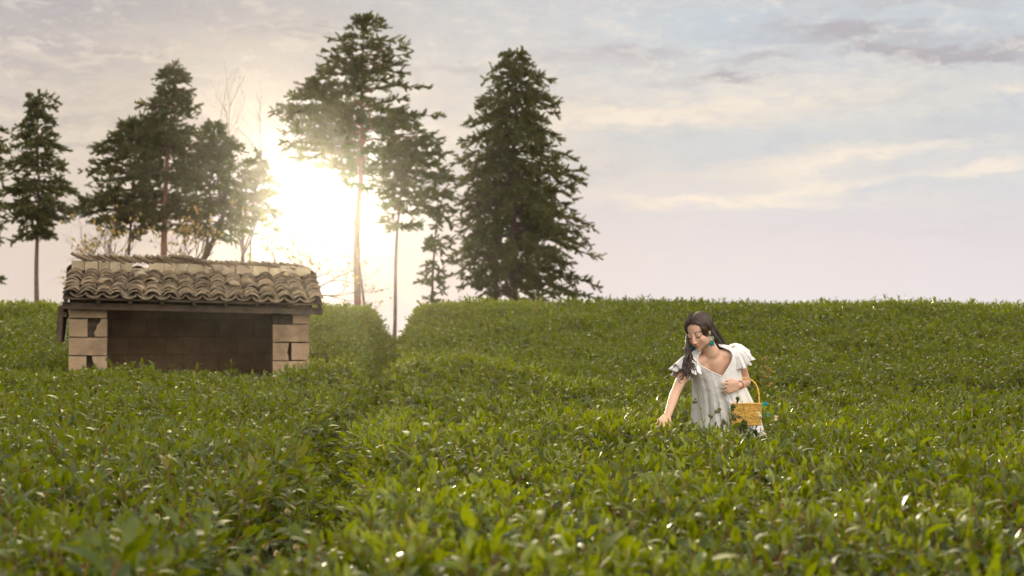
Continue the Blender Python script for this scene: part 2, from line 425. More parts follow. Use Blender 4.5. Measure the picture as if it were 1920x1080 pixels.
def eul_from_dir(nx_, ny_, nz_, spin, rng):
    """euler XYZ whose Z axis points along n, after a spin about itself"""
    th = np.arccos(np.clip(nz_, -1, 1)); ph = np.arctan2(ny_, nx_)
    out = np.zeros((len(th), 3))
    ca, sa = np.cos(spin), np.sin(spin)
    # R = Rz(ph) Ry(th) Rz(spin)
    c1, s1, c2, s2 = np.cos(ph), np.sin(ph), np.cos(th), np.sin(th)
    r00 = c1*c2*ca - s1*sa; r10 = s1*c2*ca + c1*sa; r20 = -s2*ca
    r21 = s2*sa; r22 = c2
    out[:, 1] = np.arcsin(np.clip(-r20, -1, 1)); out[:, 0] = np.arctan2(r21, r22); out[:, 2] = np.arctan2(r10, r00)
    return out
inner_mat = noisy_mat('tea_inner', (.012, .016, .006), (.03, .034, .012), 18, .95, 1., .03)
rng = np.random.default_rng(7)
def tea_bed(name, inside, dens, label, ybox, extra_mask=None):
    y0, y1 = ybox
    # sample a wide rectangle, keep by density
    W_ = .28*y1+7.
    n = int(dens*2*W_*(y1-y0)*1.6)
    x = rng.uniform(-W_, W_, n); y = rng.uniform(y0, y1, n)
    e = .03
    gx = (canopy_z(x+e, y)-canopy_z(x-e, y))/(2*e); gy = (canopy_z(x, y+e)-canopy_z(x, y-e))/(2*e)
    keep = inside(x, y) & ~in_hut(x, y)
    ed = .28*y+1.4
    far = np.abs(x) > ed
    pr = np.sqrt(1+gx**2+gy**2)/1.6
    pr = np.where(far, pr*.16, pr)
    keep &= rng.random(n) < pr
    keep &= ~((((x+.735)/.15)**2+((y-5.95)/.75)**2 < 1) & (rng.random(n) < .93))
    x, y, gx, gy, far = x[keep], y[keep], gx[keep], gy[keep], far[keep]
    z = canopy_z(x, y)
    il = 1/np.sqrt(1+gx**2+gy**2)
    nx_ = -gx*il*.75 + rng.normal(0, .25, len(x)); ny_ = -gy*il*.75 + rng.normal(0, .25, len(x)); nz_ = np.maximum(il, .35)
    l = np.sqrt(nx_**2+ny_**2+nz_**2); nx_, ny_, nz_ = nx_/l, ny_/l, nz_/l
    s = rng.uniform(.75, 1.15, len(x))*np.where(far, 1.7, 1.)
    tall = rng.random(len(x)) < np.where(y > 27, .12, .05)
    s = np.where(tall, s*rng.uniform(1.15, 1.5, len(x)), s)
    dd = .27*s - rng.uniform(-.05, .03, len(x)) - np.where(tall, .03, 0)
    pts = np.stack([x-nx_*dd, y-ny_*dd, z-nz_*dd], -1)
    rots = eul_from_dir(nx_, ny_, nz_, rng.uniform(0, 6.28, len(x)), rng)
    o = scatter(name, pts, rots, s, rng.integers(0, len(SHOOTS), len(x)))
    tag(o, label, 'tea bushes', kind='stuff')
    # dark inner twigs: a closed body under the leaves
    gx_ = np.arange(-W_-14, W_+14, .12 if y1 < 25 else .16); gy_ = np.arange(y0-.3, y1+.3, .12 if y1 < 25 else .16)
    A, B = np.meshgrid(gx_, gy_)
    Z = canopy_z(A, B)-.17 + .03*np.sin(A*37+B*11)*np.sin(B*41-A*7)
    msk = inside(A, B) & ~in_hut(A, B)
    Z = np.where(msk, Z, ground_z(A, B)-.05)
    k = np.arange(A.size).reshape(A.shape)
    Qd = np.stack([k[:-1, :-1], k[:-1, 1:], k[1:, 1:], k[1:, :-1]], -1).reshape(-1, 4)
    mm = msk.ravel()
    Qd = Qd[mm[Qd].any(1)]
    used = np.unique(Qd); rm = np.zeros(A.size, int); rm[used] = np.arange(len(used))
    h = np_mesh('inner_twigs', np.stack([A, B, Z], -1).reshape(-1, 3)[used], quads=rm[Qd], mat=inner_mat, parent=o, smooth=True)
    return o
# ---------------------------------------------------------------- hut
rd = random.Random(5)
def block_mat(name, c1, c2, c3):
    m, t = newmat(name)
    oc = t.n('ShaderNodeTexCoord').outputs['Object']
    n1 = t.noise(oc, 5, 6, .6); n2 = t.noise(oc, 60, 4, .7); n3 = t.noise(oc, 170, 2, .5)
    at = t.n('ShaderNodeAttribute', attribute_name='tone').outputs['Fac']
    c = t.mix(t.rng(n1, .35, .65), (*c1, 1), (*c2, 1))
    c = t.mix(t.m('MULTIPLY', t.rng(n2, .5, .75), .7), c, (*c3, 1))
    st = t.noise(oc, 2.2, 7, .7); c = t.mix(t.m('MULTIPLY', t.rng(st, .5, .68), .55), c, (*c3, 1))
    c = t.mix(1., c, t.comb(at, at, at), 'MULTIPLY')
    finish(t, principled(t, c, .95, .15, bump(t, t.m('ADD', n2, t.m('MULTIPLY', n3, .6)), .9, .006)))
    return m
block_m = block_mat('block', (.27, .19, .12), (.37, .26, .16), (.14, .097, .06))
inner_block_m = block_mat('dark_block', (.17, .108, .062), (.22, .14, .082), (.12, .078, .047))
mortar_m = noisy_mat('mortar', (.07, .05, .033), (.11, .08, .055), 20, .95, .6, .004)
wood_m = noisy_mat('old_wood', (.06, .040, .026), (.10, .066, .042), 9, .85, .6, .004, (.04, .03, .02))
hut = empty('field_hut', (HUT_C[0], 19.9, float(ground_z(HUT_C[0], 20.5)) - .02))
tag(hut, 'small open-fronted hut of pale blocks with a curved clay tile roof in the tea', 'hut')
hut.rotation_euler[2] = R(10.5)
HZ = hut.location.z
def hl(px, py, D):       # picture point at depth D in the hut's own coordinates
    p = P(px, py, D); return Vector((p.x-HUT_C[0], p.y-19.9, p.z-HZ))
xl0, xl1 = hl(134, 600, 19.9).x, hl(205, 600, 19.9).x
xr0, xr1 = hl(510, 600, 19.9).x, hl(580, 600, 19.9).x
ztop = hl(300, 573, 19.9).z
BH = .198
def rough_poly(mb, pts, y0, y1):
    n = len(pts); V_ = [(x, y, z) for y in (y0, y1) for x, z in pts]
    F_ = [tuple(range(n)), tuple(range(2*n-1, n-1, -1))] + [(i, i+n, (i+1) % n+n, (i+1) % n) for i in range(n)]
    mb.add(V_, F_)
def pillar(x0, x1, rows, label=None):
    mb = MB(); tones = []; core = MB()
    z = ztop
    for row in rows:
        h = row[0]
        for (a, b, kind) in row[1:]:
            xa = x0+(x1-x0)*a + .003; xb = x0+(x1-x0)*b - .003
            za = z-h+.004; zb = z-.004
            y0 = rd.uniform(-.006, .006); y1 = .19
            n0 = len(mb.v)
            if kind == 'full':
                k = .004
                pts = [(xa+rd.uniform(0, k), za+rd.uniform(0, k)), ((xa+xb)/2, za+rd.uniform(0, k)), (xb-rd.uniform(0, k), za), (xb-rd.uniform(0, k), zb), ((xa+xb)/2, zb-rd.uniform(0, k)), (xa, zb)]
            elif kind == 'brokenL':   # right piece whose left edge is broken on a slant
                w_ = xb-xa
                pts = [(xa+w_*.12, za), (xb, za), (xb, zb), (xa+w_*.55, zb), (xa+w_*.44, zb-h*.2), (xa+w_*.22, zb-h*.36), (xa+w_*.2, zb-h*.55), (xa, zb-h*.72)]
            elif kind == 'brokenT':
                w_ = xb-xa
                pts = [(xa+w_*.34, za), (xb, za), (xb, zb), (xa, zb), (xa+w_*.06, zb-h*.3), (xa+w_*.22, zb-h*.5)]
            elif kind == 'chipR':
                w_ = xb-xa
                pts = [(xa, za), (xb-w_*.02, za), (xb-w_*.02, za+h*.2), (xb-w_*.12, za+h*.45), (xb-w_*.05, za+h*.6), (xb, zb), (xa, zb)]
            rough_poly(mb, pts, y0, y1)
            tones += [rd.uniform(.86, 1.12)]*(len(mb.v)-n0)
        z -= h
    o = mb.build('pillar', block_m, hut); tone_attr(o, tones); bevel(o, .005, 2)
    core.box(((x0+x1)/2, .15, (ztop+z)/2), (x1-x0-.03, .07, ztop-z-.004)); core.build('mortar_core', mortar_m, o)
    return o
full = (0, 1, 'full')
pillar(xl0, xl1, [(.14, full), (BH, (0, .5, 'full'), (.64, 1, 'brokenL')), (BH, full), (BH, (0, .48, 'full'), (.6, 1, 'brokenT')), (BH, full), (BH, (0, .5, 'full'), (.5, 1, 'full')), (BH, full), (BH, full)])
pillar(xr0, xr1, [(.2, (.53, 1, 'full')), (BH, full), (BH, (0, .45, 'chipR'), (.5, 1, 'full')), (BH, full), (BH, (0, .5, 'full'), (.5, 1, 'full')), (BH, full), (BH, full), (BH, full)])
def block_wall(name, p0, p1, z0, z1, th, mat):
    """running courses of blocks from p0 to p1 (plan points)"""
    p0 = Vector(p0); p1 = Vector(p1); L_ = (p1-p0).length; d = (p1-p0).normalized(); ang_ = math.atan2(d.y, d.x)
    mb = MB(); tones = []; z = z0; r_ = 0
    while z < z1-.02:
        h = min(BH, z1-z); x = -(.2 if r_ % 2 else 0)
        while x < L_-.01:
            a = max(0, x); b = min(L_, x+.4)
            if b-a > .03:
                n0 = len(mb.v)
                c = p0 + d*((a+b)/2)
                mb.box((c.x, c.y, z+h/2), (b-a-.004, th+rd.uniform(-.003, .003), h-.004), Matrix.Rotation(ang_, 4, 'Z'), .0015, rd)
                tones += [rd.uniform(.88, 1.1)]*(len(mb.v)-n0)
            x += .4
        z += h; r_ += 1
    o = mb.build(name, mat, hut); tone_attr(o, tones); bevel(o, .004, 1)
    m2 = MB(); c = (p0+p1)/2; m2.box((c.x, c.y, (z0+z1)/2), (L_-.006, th-.02, z1-z0-.006), Matrix.Rotation(ang_, 4, 'Z')); m2.build('mortar_core', mortar_m, o)
DEPTH = 1.45
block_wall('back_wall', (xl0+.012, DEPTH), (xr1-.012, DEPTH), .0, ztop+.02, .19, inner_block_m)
block_wall('side_wall', (xl0+.097, .2), (xl0+.097, DEPTH-.1), .0, ztop, .185, block_m)
block_wall('side_wall', (xr1-.097, .2), (xr1-.097, DEPTH-.1), .0, ztop, .185, block_m)
# the floor
mb = MB(); mb.box(((xl0+xr1)/2, .75, .012), (xr1-xl0-.4, 1.3, .05)); mb.build('earth_floor', soil, hut)
# lintel beam, purlins and rafters
roll = R(1.25)
ex0, ex1 = hl(112, 560, 19.65).x, hl(600, 560, 19.65).x
xc = (ex0+ex1)/2
YE, ZE = -.27, hl(357, 559, 19.63).z
YR = .82; ZR = hl(357, 514, 20.72).z
pitch_ = math.atan2(ZR-ZE, YR-YE)
def rf(u, s, h=0.):
    """roof coordinates: u across from the middle, s up the slope from the eave, h above it"""
    x = xc+u; y = YE + s*math.cos(pitch_) - h*math.sin(pitch_); z = ZE + s*math.sin(pitch_) + h*math.cos(pitch_) - u*math.tan(roll)
    return Vector((x, y, z))
SL = math.hypot(YR-YE, ZR-ZE); HWd = (ex1-ex0)/2
roof = MB()
for k in range(9):
    u0 = -HWd+.05+k*(2*HWd-.1)/8
    a, b = rf(u0, .02, -.075), rf(u0, SL-.02, -.075)
    roof.tube([a, b], .024, 6)
ro = roof.build('rafters', wood_m, hut, True)
mb = MB()
for s_, hh, dz in ((.14, .075, -.06), (SL-.1, .07, -.1), ):
    c = rf(0, s_, dz-hh/2-.02)
    mb.box(c - Vector((0, 0, .03)), (2*HWd-.02, .07, hh), Matrix.Rotation(roll, 4, 'Y'), .002, rd)
bo = mb.build('beam', wood_m, hut); bevel(bo, .006, 2)
# thin boards under the tiles
mb = MB()
V_ = [rf(-HWd+.02, .0, -.045), rf(HWd-.02, .0, -.045), rf(HWd-.02, SL, -.045), rf(-HWd+.02, SL, -.045)]
V2 = [rf(-HWd+.02, .0, -.03), rf(HWd-.02, .0, -.03), rf(HWd-.02, SL, -.03), rf(-HWd+.02, SL, -.03)]
mb.add(V_+V2, [(0, 1, 2, 3)[::-1], (4, 5, 6, 7), (0, 1, 5, 4), (1, 2, 6, 5), (2, 3, 7, 6), (3, 0, 4, 7)])
# rear slope of boards and tiles
zr2 = ZR-.42
mb.add([Vector((xc-HWd, YR, ZR-.05+HWd*math.tan(roll))), Vector((xc+HWd, YR, ZR-.05-HWd*math.tan(roll))), Vector((xc+HWd, DEPTH+.3, zr2-HWd*math.tan(roll))), Vector((xc-HWd, DEPTH+.3, zr2+HWd*math.tan(roll))),
        Vector((xc-HWd, YR, ZR-.02+HWd*math.tan(roll))), Vector((xc+HWd, YR, ZR-.02-HWd*math.tan(roll))), Vector((xc+HWd, DEPTH+.3, zr2+.03-HWd*math.tan(roll))), Vector((xc-HWd, DEPTH+.3, zr2+.03+HWd*math.tan(roll)))],
       [(0, 1, 2, 3)[::-1], (4, 5, 6, 7), (0, 1, 5, 4), (1, 2, 6, 5), (2, 3, 7, 6), (3, 0, 4, 7)])
roofb = mb.build('roof', wood_m, hut)
tile_m, t = newmat('clay_tile')
oc = t.n('ShaderNodeTexCoord').outputs['Object']
at = t.n('ShaderNodeAttribute', attribute_name='tone').outputs['Fac']
n1 = t.noise(oc, 3.5, 6, .65); n2 = t.noise(oc, 38, 5, .7)
c = t.mix(t.rng(n1, .35, .65), (.092, .064, .040, 1), (.17, .122, .075, 1))
c = t.mix(t.m('MULTIPLY', t.rng(n2, .52, .7), .75), c, (.36, .27, .17, 1))
c = t.mix(t.m('MULTIPLY', t.rng(n2, .45, .28), .6), c, (.05, .045, .035, 1))
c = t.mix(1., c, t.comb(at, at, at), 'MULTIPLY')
finish(t, principled(t, c, .72, .4, bump(t, n2, .6, .005)))
def tile_arc(mb, M, r, L_, arc, th, n=9, taper=.9):
    """a curved clay tile: axis along Y, arched upward"""
    V_ = []
    for y, k in ((0, 1.), (L_, taper)):
        for rr in (r, r-th):
            for i in range(n+1):
                a = math.pi/2 + arc*(i/n-.5)
                V_.append(M @ Vector((rr*k*math.cos(a), y, rr*k*math.sin(a)-r*math.cos(arc/2))))
    m_ = n+1; F_ = []
    for i in range(n):
        F_ += [(i, i+1, 2*m_+i+1, 2*m_+i)[::-1], (m_+i, m_+i+1, 3*m_+i+1, 3*m_+i), (i, i+1, m_+i+1, m_+i), (2*m_+i, 2*m_+i+1, 3*m_+i+1, 3*m_+i)[::-1]]
    F_ += [(0, 2*m_, 3*m_, m_)[::-1], (n, 2*m_+n, 3*m_+n, m_+n)]
    mb.add(V_, F_)
tiles = MB(); tones = []
NC = 16; pw = 2*HWd/NC
RP = Matrix.Rotation(pitch_, 4, 'X')
BR = Matrix.Rotation(roll, 4, 'Y')
missing = {(4, 6), (8, 3), (13, 6)}
for c_ in range(1, NC):
    # channel tiles (hollow side up) between the covers
    u = -HWd + c_*pw
    drift = rd.uniform(-.008, .008)
    for k in range(8):
        s_ = .0 + k*SL/8.4 + (rd.uniform(-.035, .03) if k == 0 else 0)
        n0 = len(tiles.v)
        M = Matrix.Translation(rf(u+drift+rd.uniform(-.008, .008), s_-.02, .028+.006*k*.2)) @ BR @ Matrix.Rotation(pitch_-R(3.2), 4, 'X') @ Matrix.Rotation(rd.uniform(-.05, .05), 4, 'Z') @ Matrix.Rotation(math.pi+rd.uniform(-.05, .05), 4, 'Y')
        tile_arc(tiles, M, .1, .2, R(118), .011, 8)
        tones += [rd.uniform(.7, 1.25)]*(len(tiles.v)-n0)
for c_ in range(NC):
    u = -HWd + (c_+.5)*pw; ph = rd.uniform(-.02, .02)
    nT = 12
    for k in range(nT):
        s_ = -.0 + k*(SL-.06)/nT + rd.uniform(-.012, .012)
        if (c_, k) in missing: continue
        n0 = len(tiles.v)
        jx = ph + rd.uniform(-.012, .012); jr = rd.uniform(-.07, .07); jz = rd.uniform(0, .008)
        if rd.random() < .07: jx += rd.uniform(-.03, .03); jr += rd.uniform(-.25, .25); jz += .012
        M = Matrix.Translation(rf(u+jx, s_, .022+jz)) @ BR @ Matrix.Rotation(pitch_-R(9), 4, 'X') @ Matrix.Rotation(jr, 4, 'Z') @ Matrix.Rotation(rd.uniform(-.06, .06), 4, 'Y')
        tile_arc(tiles, M, .094*rd.uniform(.95, 1.06), .19, R(116), .014, 10)
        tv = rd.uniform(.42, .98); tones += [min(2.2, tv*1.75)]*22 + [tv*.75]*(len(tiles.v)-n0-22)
# loose broken shards lying on the slope
for (u, s_) in ((-.55, .5), (.35, .25), (1.0, .8), (.2, .97), (-.9, .2)):
    n0 = len(tiles.v)
    M = Matrix.Translation(rf(u, s_, .1)) @ BR @ Matrix.Rotation(pitch_+rd.uniform(-.3, .2), 4, 'X') @ Matrix.Rotation(rd.uniform(-1.2, 1.2), 4, 'Z')
    tile_arc(tiles, M, .09, .12, R(110), .012, 6); tones += [1.15]*(len(tiles.v)-n0)
# rear slope tiles, coarser
for c_ in range(NC):
    u = -HWd + (c_+.5)*pw
    for k in range(7):
        n0 = len(tiles.v)
        y = YR + .12 + k*.125; z = ZR + .03 - (y-YR)*(.42/(DEPTH+.3-YR)) - u*math.tan(roll)
        M = Matrix.Translation((xc+u, y, z)) @ Matrix.Rotation(math.pi, 4, 'Z') @ Matrix.Rotation(R(17), 4, 'X')
        tile_arc(tiles, M, .1, .2, R(128), .012, 6); tones += [rd.uniform(.7, 1.2)]*(len(tiles.v)-n0)
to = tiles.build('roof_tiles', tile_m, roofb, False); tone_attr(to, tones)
# ridge: a course of flat blocks under a row of leaning tiles
ridge_m = block_mat('ridge_clay', (.33, .26, .17), (.44, .36, .24), (.2, .15, .1))
mb = MB(); tones = []
x = -HWd+.06; Rr = Matrix.Rotation(roll, 4, 'Y')
while x < HWd-.1:
    w_ = rd.uniform(.12, .19); w_ = min(w_, HWd-.06-x)
    if abs(x+.66) > .06:
        n0 = len(mb.v)
        c = rf(x+w_/2, SL, .05+rd.uniform(-.006, .006))
        mb.box(c + Vector((0, rd.uniform(-.012, .012), .006)), (w_-.005, .15, .112+rd.uniform(-.012, .008)), Rr @ Matrix.Rotation(rd.uniform(-.03, .03), 4, 'Y'), .003, rd)
        tones += [rd.uniform(.75, 1.2)]*(len(mb.v)-n0)
    else:
        n0 = len(mb.v)
        c = rf(x+w_/2, SL, .03); mb.box(c, (w_, .14, .035), Rr, .003, rd); tones += [.9]*(len(mb.v)-n0)
    x += w_
rb = mb.build('ridge_course', ridge_m, roofb); tone_attr(rb, tones); bevel(rb, .006, 2)
mb = MB(); tones = []
x = -HWd+.05
while x < HWd-.22:
    n0 = len(mb.v)
    first = x < -.02
    lean = R(rd.uniform(19, 30)) if first else R(rd.uniform(14, 24))
    base = rf(x+.09, SL, .118 + (.022 if first else .0) - (.01*(x/HWd)))
    M = Matrix.Translation(base+Vector((0, rd.uniform(-.012, .012), .008))) @ Matrix.Rotation(lean, 4, 'Y') @ Matrix.Rotation(rd.uniform(-.22, .22)-math.pi/2, 4, 'Z') @ Matrix.Translation((0, -.09, 0))
    tile_arc(mb, M, .105, .19, R(80), .020, 6, .95)
    tones += [rd.uniform(.8, 1.35)]*(len(mb.v)-n0)
    x += rd.uniform(.05, .085)
for k in range(3):
    n0 = len(mb.v)
    mb.box(rf(-.14+.1*k, SL, .16+.02*(2-k)), (.26, .16, .02), Matrix.Rotation(R(4+3*k), 4, 'Y'), .003, rd); tones += [1.1]*(len(mb.v)-n0)
rt = mb.build('ridge_tiles', tile_m, roofb); tone_attr(rt, tones)
# weathered boards hung on the left side wall
mb = MB()
for k in range(4):
    mb.box((xl0-.075-rd.uniform(0, .02), .12+k*.21, ztop-.17-rd.uniform(-.03, .03)), (.06, .19, .38), Matrix.Rotation(R(4), 4, 'Y'), .004, rd)
mb.box((xl0-.035, .45, ztop-.1), (.04, .95, .05))
hb = mb.build('hanging_boards', wood_m, hut); bevel(hb, .003, 1)
# ---------------------------------------------------------------- trees
bark_m = noisy_mat('bark', (.075, .05, .035), (.13, .09, .06), 12, .9, .8, .01)
bark_red_m = noisy_mat('red_bark', (.15, .075, .04), (.20, .11, .06), 12, .9, .8, .01)
needle_m = leaf_mat('fir_needles', (.022, .025, .008), (.060, .062, .016), (.10, .10, .02), (.13, .13, .02), .55, .35)
autumn_m = leaf_mat('autumn_leaf', (.15, .10, .04), (.25, .18, .06), (.3, .22, .06), (.40, .27, .06), .6, .4)
def np_tint(o, tint):
    ca = o.data.color_attributes.new('tint', 'FLOAT_COLOR', 'POINT'); ca.data.foreach_set('color', np.asarray(tint, np.float32).ravel())
def unit(a): return a/np.maximum(np.linalg.norm(a, axis=-1, keepdims=True), 1e-9)
def conifer(base_px, base_py, D, top, prof, seed, label, trunk_w, nb=150, twig=1., fill=1., droop=.25, bark=None, trunk_pts=None, shell=.0, z0=None, needle=None):
    """prof: list of (py, left_px, right_px); trunk from the ground to top=(px, py)"""
    rg = np.random.default_rng(seed); nb = int(nb*.50)
    tp = P(top[0], top[1], D); b = P(base_px, base_py, D)
    gz = float(ground_z(b.x, D))-.1
    dirn = (tp-b)/max(tp.z-b.z, .1)
    b0 = b + dirn*(gz-b.z) if base_py > 400 else Vector((b.x, D, gz))
    root = empty('fir_tree', (b0.x, D, gz))
    tag(root, label, 'tree', 'tall fir trees beyond the crest of the tea field')
    O = Vector((b0.x, D, gz))
    H = tp.z-gz
    mids = trunk_pts or []
    tr = [Vector((0, 0, 0))] + [P(px, py, D)-O for px, py in mids] + [tp-O]
    # smooth the trunk
    zs = np.array([p.z for p in tr]); xs_ = np.array([p.x for p in tr])
    zz = np.linspace(0, H, 24); xx = np.interp(zz, zs, xs_) + .03*np.sin(zz*1.3+seed)
    yy = .04*np.sin(zz*.9+seed*2)
    rad = trunk_w/2*(1-(zz/H)**1.2*.93)*(1+.35*np.exp(-zz/.4))
    mb = MB(); mb.tube([(x, y, z) for x, y, z in zip(xx, yy, zz)], list(rad), 10)
    # profile in metres
    pz = np.array([P(0, q[0], D).z-gz for q in prof]); o_ = np.argsort(pz)
    pl = np.array([P(q[1], q[0], D).x-O.x for q in prof])[o_]; pr = np.array([P(q[2], q[0], D).x-O.x for q in prof])[o_]; pz = pz[o_]
    hmin, hmax = pz[0], pz[-1]
    hs = hmin + (hmax-hmin)*(rg.random(nb)**.85); hs = np.sort(hs)
    TW = []; TD = []; TL = []
    for i, h in enumerate(hs):
        phi = i*2.399 + rg.uniform(-.4, .4)
        c_, s_ = math.cos(phi), math.sin(phi)
        tx = np.interp(h, zz, xx); ty = np.interp(h, zz, yy)
        Lr = max(.12, np.interp(h, pz, pr)-tx); Ll = max(.12, tx-np.interp(h, pz, pl))
        ext = (Lr if c_ > 0 else Ll); avg = (Lr+Ll)/2
        Lb = math.hypot(c_*ext, s_*avg*.9)*rg.uniform(.55, 1.15)*(1+.16*math.sin(phi*2+h*1.9+seed)*math.sin(h*1.3+seed))
        Lb = min(Lb, math.hypot(c_*ext, s_*avg)*1.08)
        up0 = rg.uniform(-.02, .42) + .35*max(0, (h-hmin)/(hmax-hmin)-.75)/.25
        n = max(4, int(Lb/.22)+2)
        t_ = np.linspace(0, 1, n)
        bx = tx + c_*Lb*t_; by = ty + s_*Lb*t_
        bz = h + Lb*(up0*t_ - (droop+up0*.6)*t_**2*1.1 + .10*t_**4) + rg.normal(0, .015, n)
        bx = bx + np.cumsum(rg.normal(0, .03, n)); by = by + np.cumsum(rg.normal(0, .03, n)); bz = bz + np.cumsum(rg.normal(0, .03, n)); 
        pts = np.stack([bx, by, bz], -1)
        rb_ = max(.008, .02*Lb**.7)
        mb.tube(pts, list(rb_*(1-.8*t_)), 5, False)
        # twigs
        nt = int((Lb*13+5)*fill)
        s = rg.uniform(shell*.5+.12, 1, nt)**.8
        k = np.minimum((s*(n-1)).astype(int), n-2); f = s*(n-1)-k
        p = pts[k]*(1-f[:, None])+pts[k+1]*f[:, None]
        bd = unit(pts[k+1]-pts[k])
        side = np.stack([-bd[:, 1], bd[:, 0], 0*s], -1)*rg.choice([-1, 1], nt)[:, None]
        td = unit(bd*rg.uniform(.35, .9, nt)[:, None] + side*rg.uniform(.1, .9, nt)[:, None] + np.stack([rg.normal(0, .15, nt), rg.normal(0, .15, nt), rg.uniform(-.45, .6, nt)], -1))
        L_ = rg.uniform(.17, .40, nt)*twig*(1-.25*s)*min(1, .6+Lb*.4)
        TW.append(p); TD.append(td); TL.append(L_)
    TW = np.concatenate(TW); TD = np.concatenate(TD); TL = np.concatenate(TL)
    # needles: thin blades round every twig
    K = 18
    n = len(TW)
    s = np.tile(np.linspace(.02, 1, K), (n, 1)); a = rg.uniform(0, 6.28, (n, 1)) + np.arange(K)[None]*2.4
    ref = np.where(np.abs(TD[:, 2:3]) < .9, np.array([[0, 0, 1.]]), np.array([[1., 0, 0]]))
    e1 = unit(np.cross(TD, ref)); e2 = np.cross(TD, e1)
    base = TW[:, None] + TD[:, None]*(s*TL[:, None])[..., None]
    rad_ = e1[:, None]*np.cos(a)[..., None]+e2[:, None]*np.sin(a)[..., None]
    nd = unit(rad_*rg.uniform(.55, 1.1, (n, K, 1))+TD[:, None]*.8)
    nl = rg.uniform(.05, .095, (n, K, 1))*twig
    wv = np.cross(nd, TD[:, None]); wv = unit(wv)*(.021*twig)
    v0 = base - wv; v1 = base + wv; v2 = base + nd*nl*.75 + wv*.7; v3 = base+nd*nl
    Vn = np.stack([v0, v1, v2, v3], 2).reshape(-1, 3)
    Q_ = np.arange(len(Vn)).reshape(-1, 4)
    cr = np_mesh('crown', Vn, quads=Q_, mat=needle or needle_m, parent=root)
    tn = np.zeros((n, K, 4, 4)); 
    clump = rg.random((n, 1, 1))*.5 + .5*(np.sin(TW[:, 0]*2.3+seed)*np.sin(TW[:, 2]*2.9)*.5+.5)[:, None, None]
    tn[..., 1] = clump; tn[..., 0] = (rg.random((n, 1, 1)) < .12)*.7; tn[..., 2] = rg.random((n, 1, 1)); tn[..., 3] = 1
    np_tint(cr, tn.reshape(-1, 4))
    mb.build('trunk', bark or bark_m, root, True)
    return root
def bare_tree(base, D, seed, label, tips, r0, leaves=120, spread=.5, depth=5, leaf_s=.07, cat='tree', name='bare_tree', mat=None):
    """thin branching tree: grows limbs from base toward tips (picture points), a few dry leaves left"""
    rg = random.Random(seed); b = P(base[0], base[1], D); gz = float(ground_z(b.x, D))-.05
    root = empty(name, (b.x, D, gz)); O = Vector((b.x, D, gz)); tag(root, label, cat)
    mb = MB(); ends = []
    def grow(p, d, L_, r_, k):
        n = 5; pts = [p]; dd = d.copy()
        for i in range(n):
            dd = (dd + Vector((rg.gauss(0, .13), rg.gauss(0, .13), rg.gauss(.03, .1)))).normalized()
            pts.append(pts[-1]+dd*L_/n)
        mb.tube(pts, [r_*(1-.45*i/n) for i in range(n+1)], 5, False)
        for q in pts[2:]: ends.append((q, dd))
        if k <= 0: return
        for j in range(rg.choice((2, 3, 3))):
            q = pts[rg.randint(2, n)]
            nd = (dd + Vector((rg.gauss(0, spread), rg.gauss(0, spread), rg.gauss(0.08, spread*.7)))).normalized()
            grow(q, nd, L_*rg.uniform(.6, .85), r_*.52, k-1)
    p0 = Vector((0, 0, 0)); fork = b-O
    mb.tube([p0, fork*.5+Vector((.02, 0, 0)), fork], [r0*1.3, r0*1.1, r0], 8, False)
    for tp in tips:
        q = P(tp[0], tp[1], D)-O + Vector((0, rg.uniform(-.6, .6), 0)); d = (q-fork)
        grow(fork, (d.normalized()+Vector((0, 0, .1))).normalized(), d.length*.5, r0*.62, depth)
    mb.build('trunk', bark_m, root, True)
    Vl = []; Fl = []; tn = []
    for i in range(leaves):
        q, dd = rg.choice(ends)
        lv, lf = leaf_geo(leaf_s*rg.uniform(.7, 1.3), leaf_s*.6, rg.uniform(0, 1.2), .3, 3)
        M = Matrix.Translation(q) @ Euler((rg.uniform(-3, 3), rg.uniform(.2, 1.6), rg.uniform(-3, 3))).to_matrix().to_4x4()
        b_ = len(Vl); Vl += [M @ Vector(v) for v in lv]; Fl += [tuple(x+b_ for x in f) for f in lf]; tn += [(rg.random()*.5, rg.random(), .5, 1)]*len(lv)
    o = mesh_obj('leaves', Vl, Fl, mat or autumn_m, root); np_tint(o, tn)
    return root

conifer(-28, 560, 57, (-24, 190), [(215, -40, -8), (250, -60, 14), (320, -90, 12), (380, -90, 14), (420, -80, 22), (470, -60, -10), (500, -50, 8), (520, -45, 12)], 3, 'fir cut off by the left edge of the photo, only its branch ends showing', .26, 130, droop=.35)
conifer(69, 568, 56, (72, 180), [(178, 64, 80), (195, 50, 98), (230, 40, 108), (262, 28, 122), (300, 8, 132), (335, -4, 158), (370, -8, 140), (400, 10, 128), (432, 22, 108), (450, 44, 92)], 11, 'slender dark fir at far left with its bare lower trunk in full view', .2, 260, trunk_pts=[(70, 450)], droop=.3)
conifer(240, 560, 58, (258, 215), [(222, 235, 290), (255, 195, 306), (300, 178, 312), (340, 136, 322), (380, 124, 320), (410, 134, 310), (436, 170, 290)], 12, 'thin-trunked fir left of the taller forked pair above the hut roof', .17, 280, trunk_pts=[(243, 430)], droop=.22)
conifer(312, 560, 57, (326, 126), [(126, 316, 334), (145, 290, 352), (180, 292, 362), (205, 250, 372), (240, 270, 380), (285, 236, 384), (330, 232, 392), (370, 232, 388), (405, 246, 380), (430, 268, 360)], 13, 'bushy tall fir rising behind the middle-left of the hut roof', .32, 330, trunk_pts=[(306, 430)], droop=.2, bark=bark_red_m)
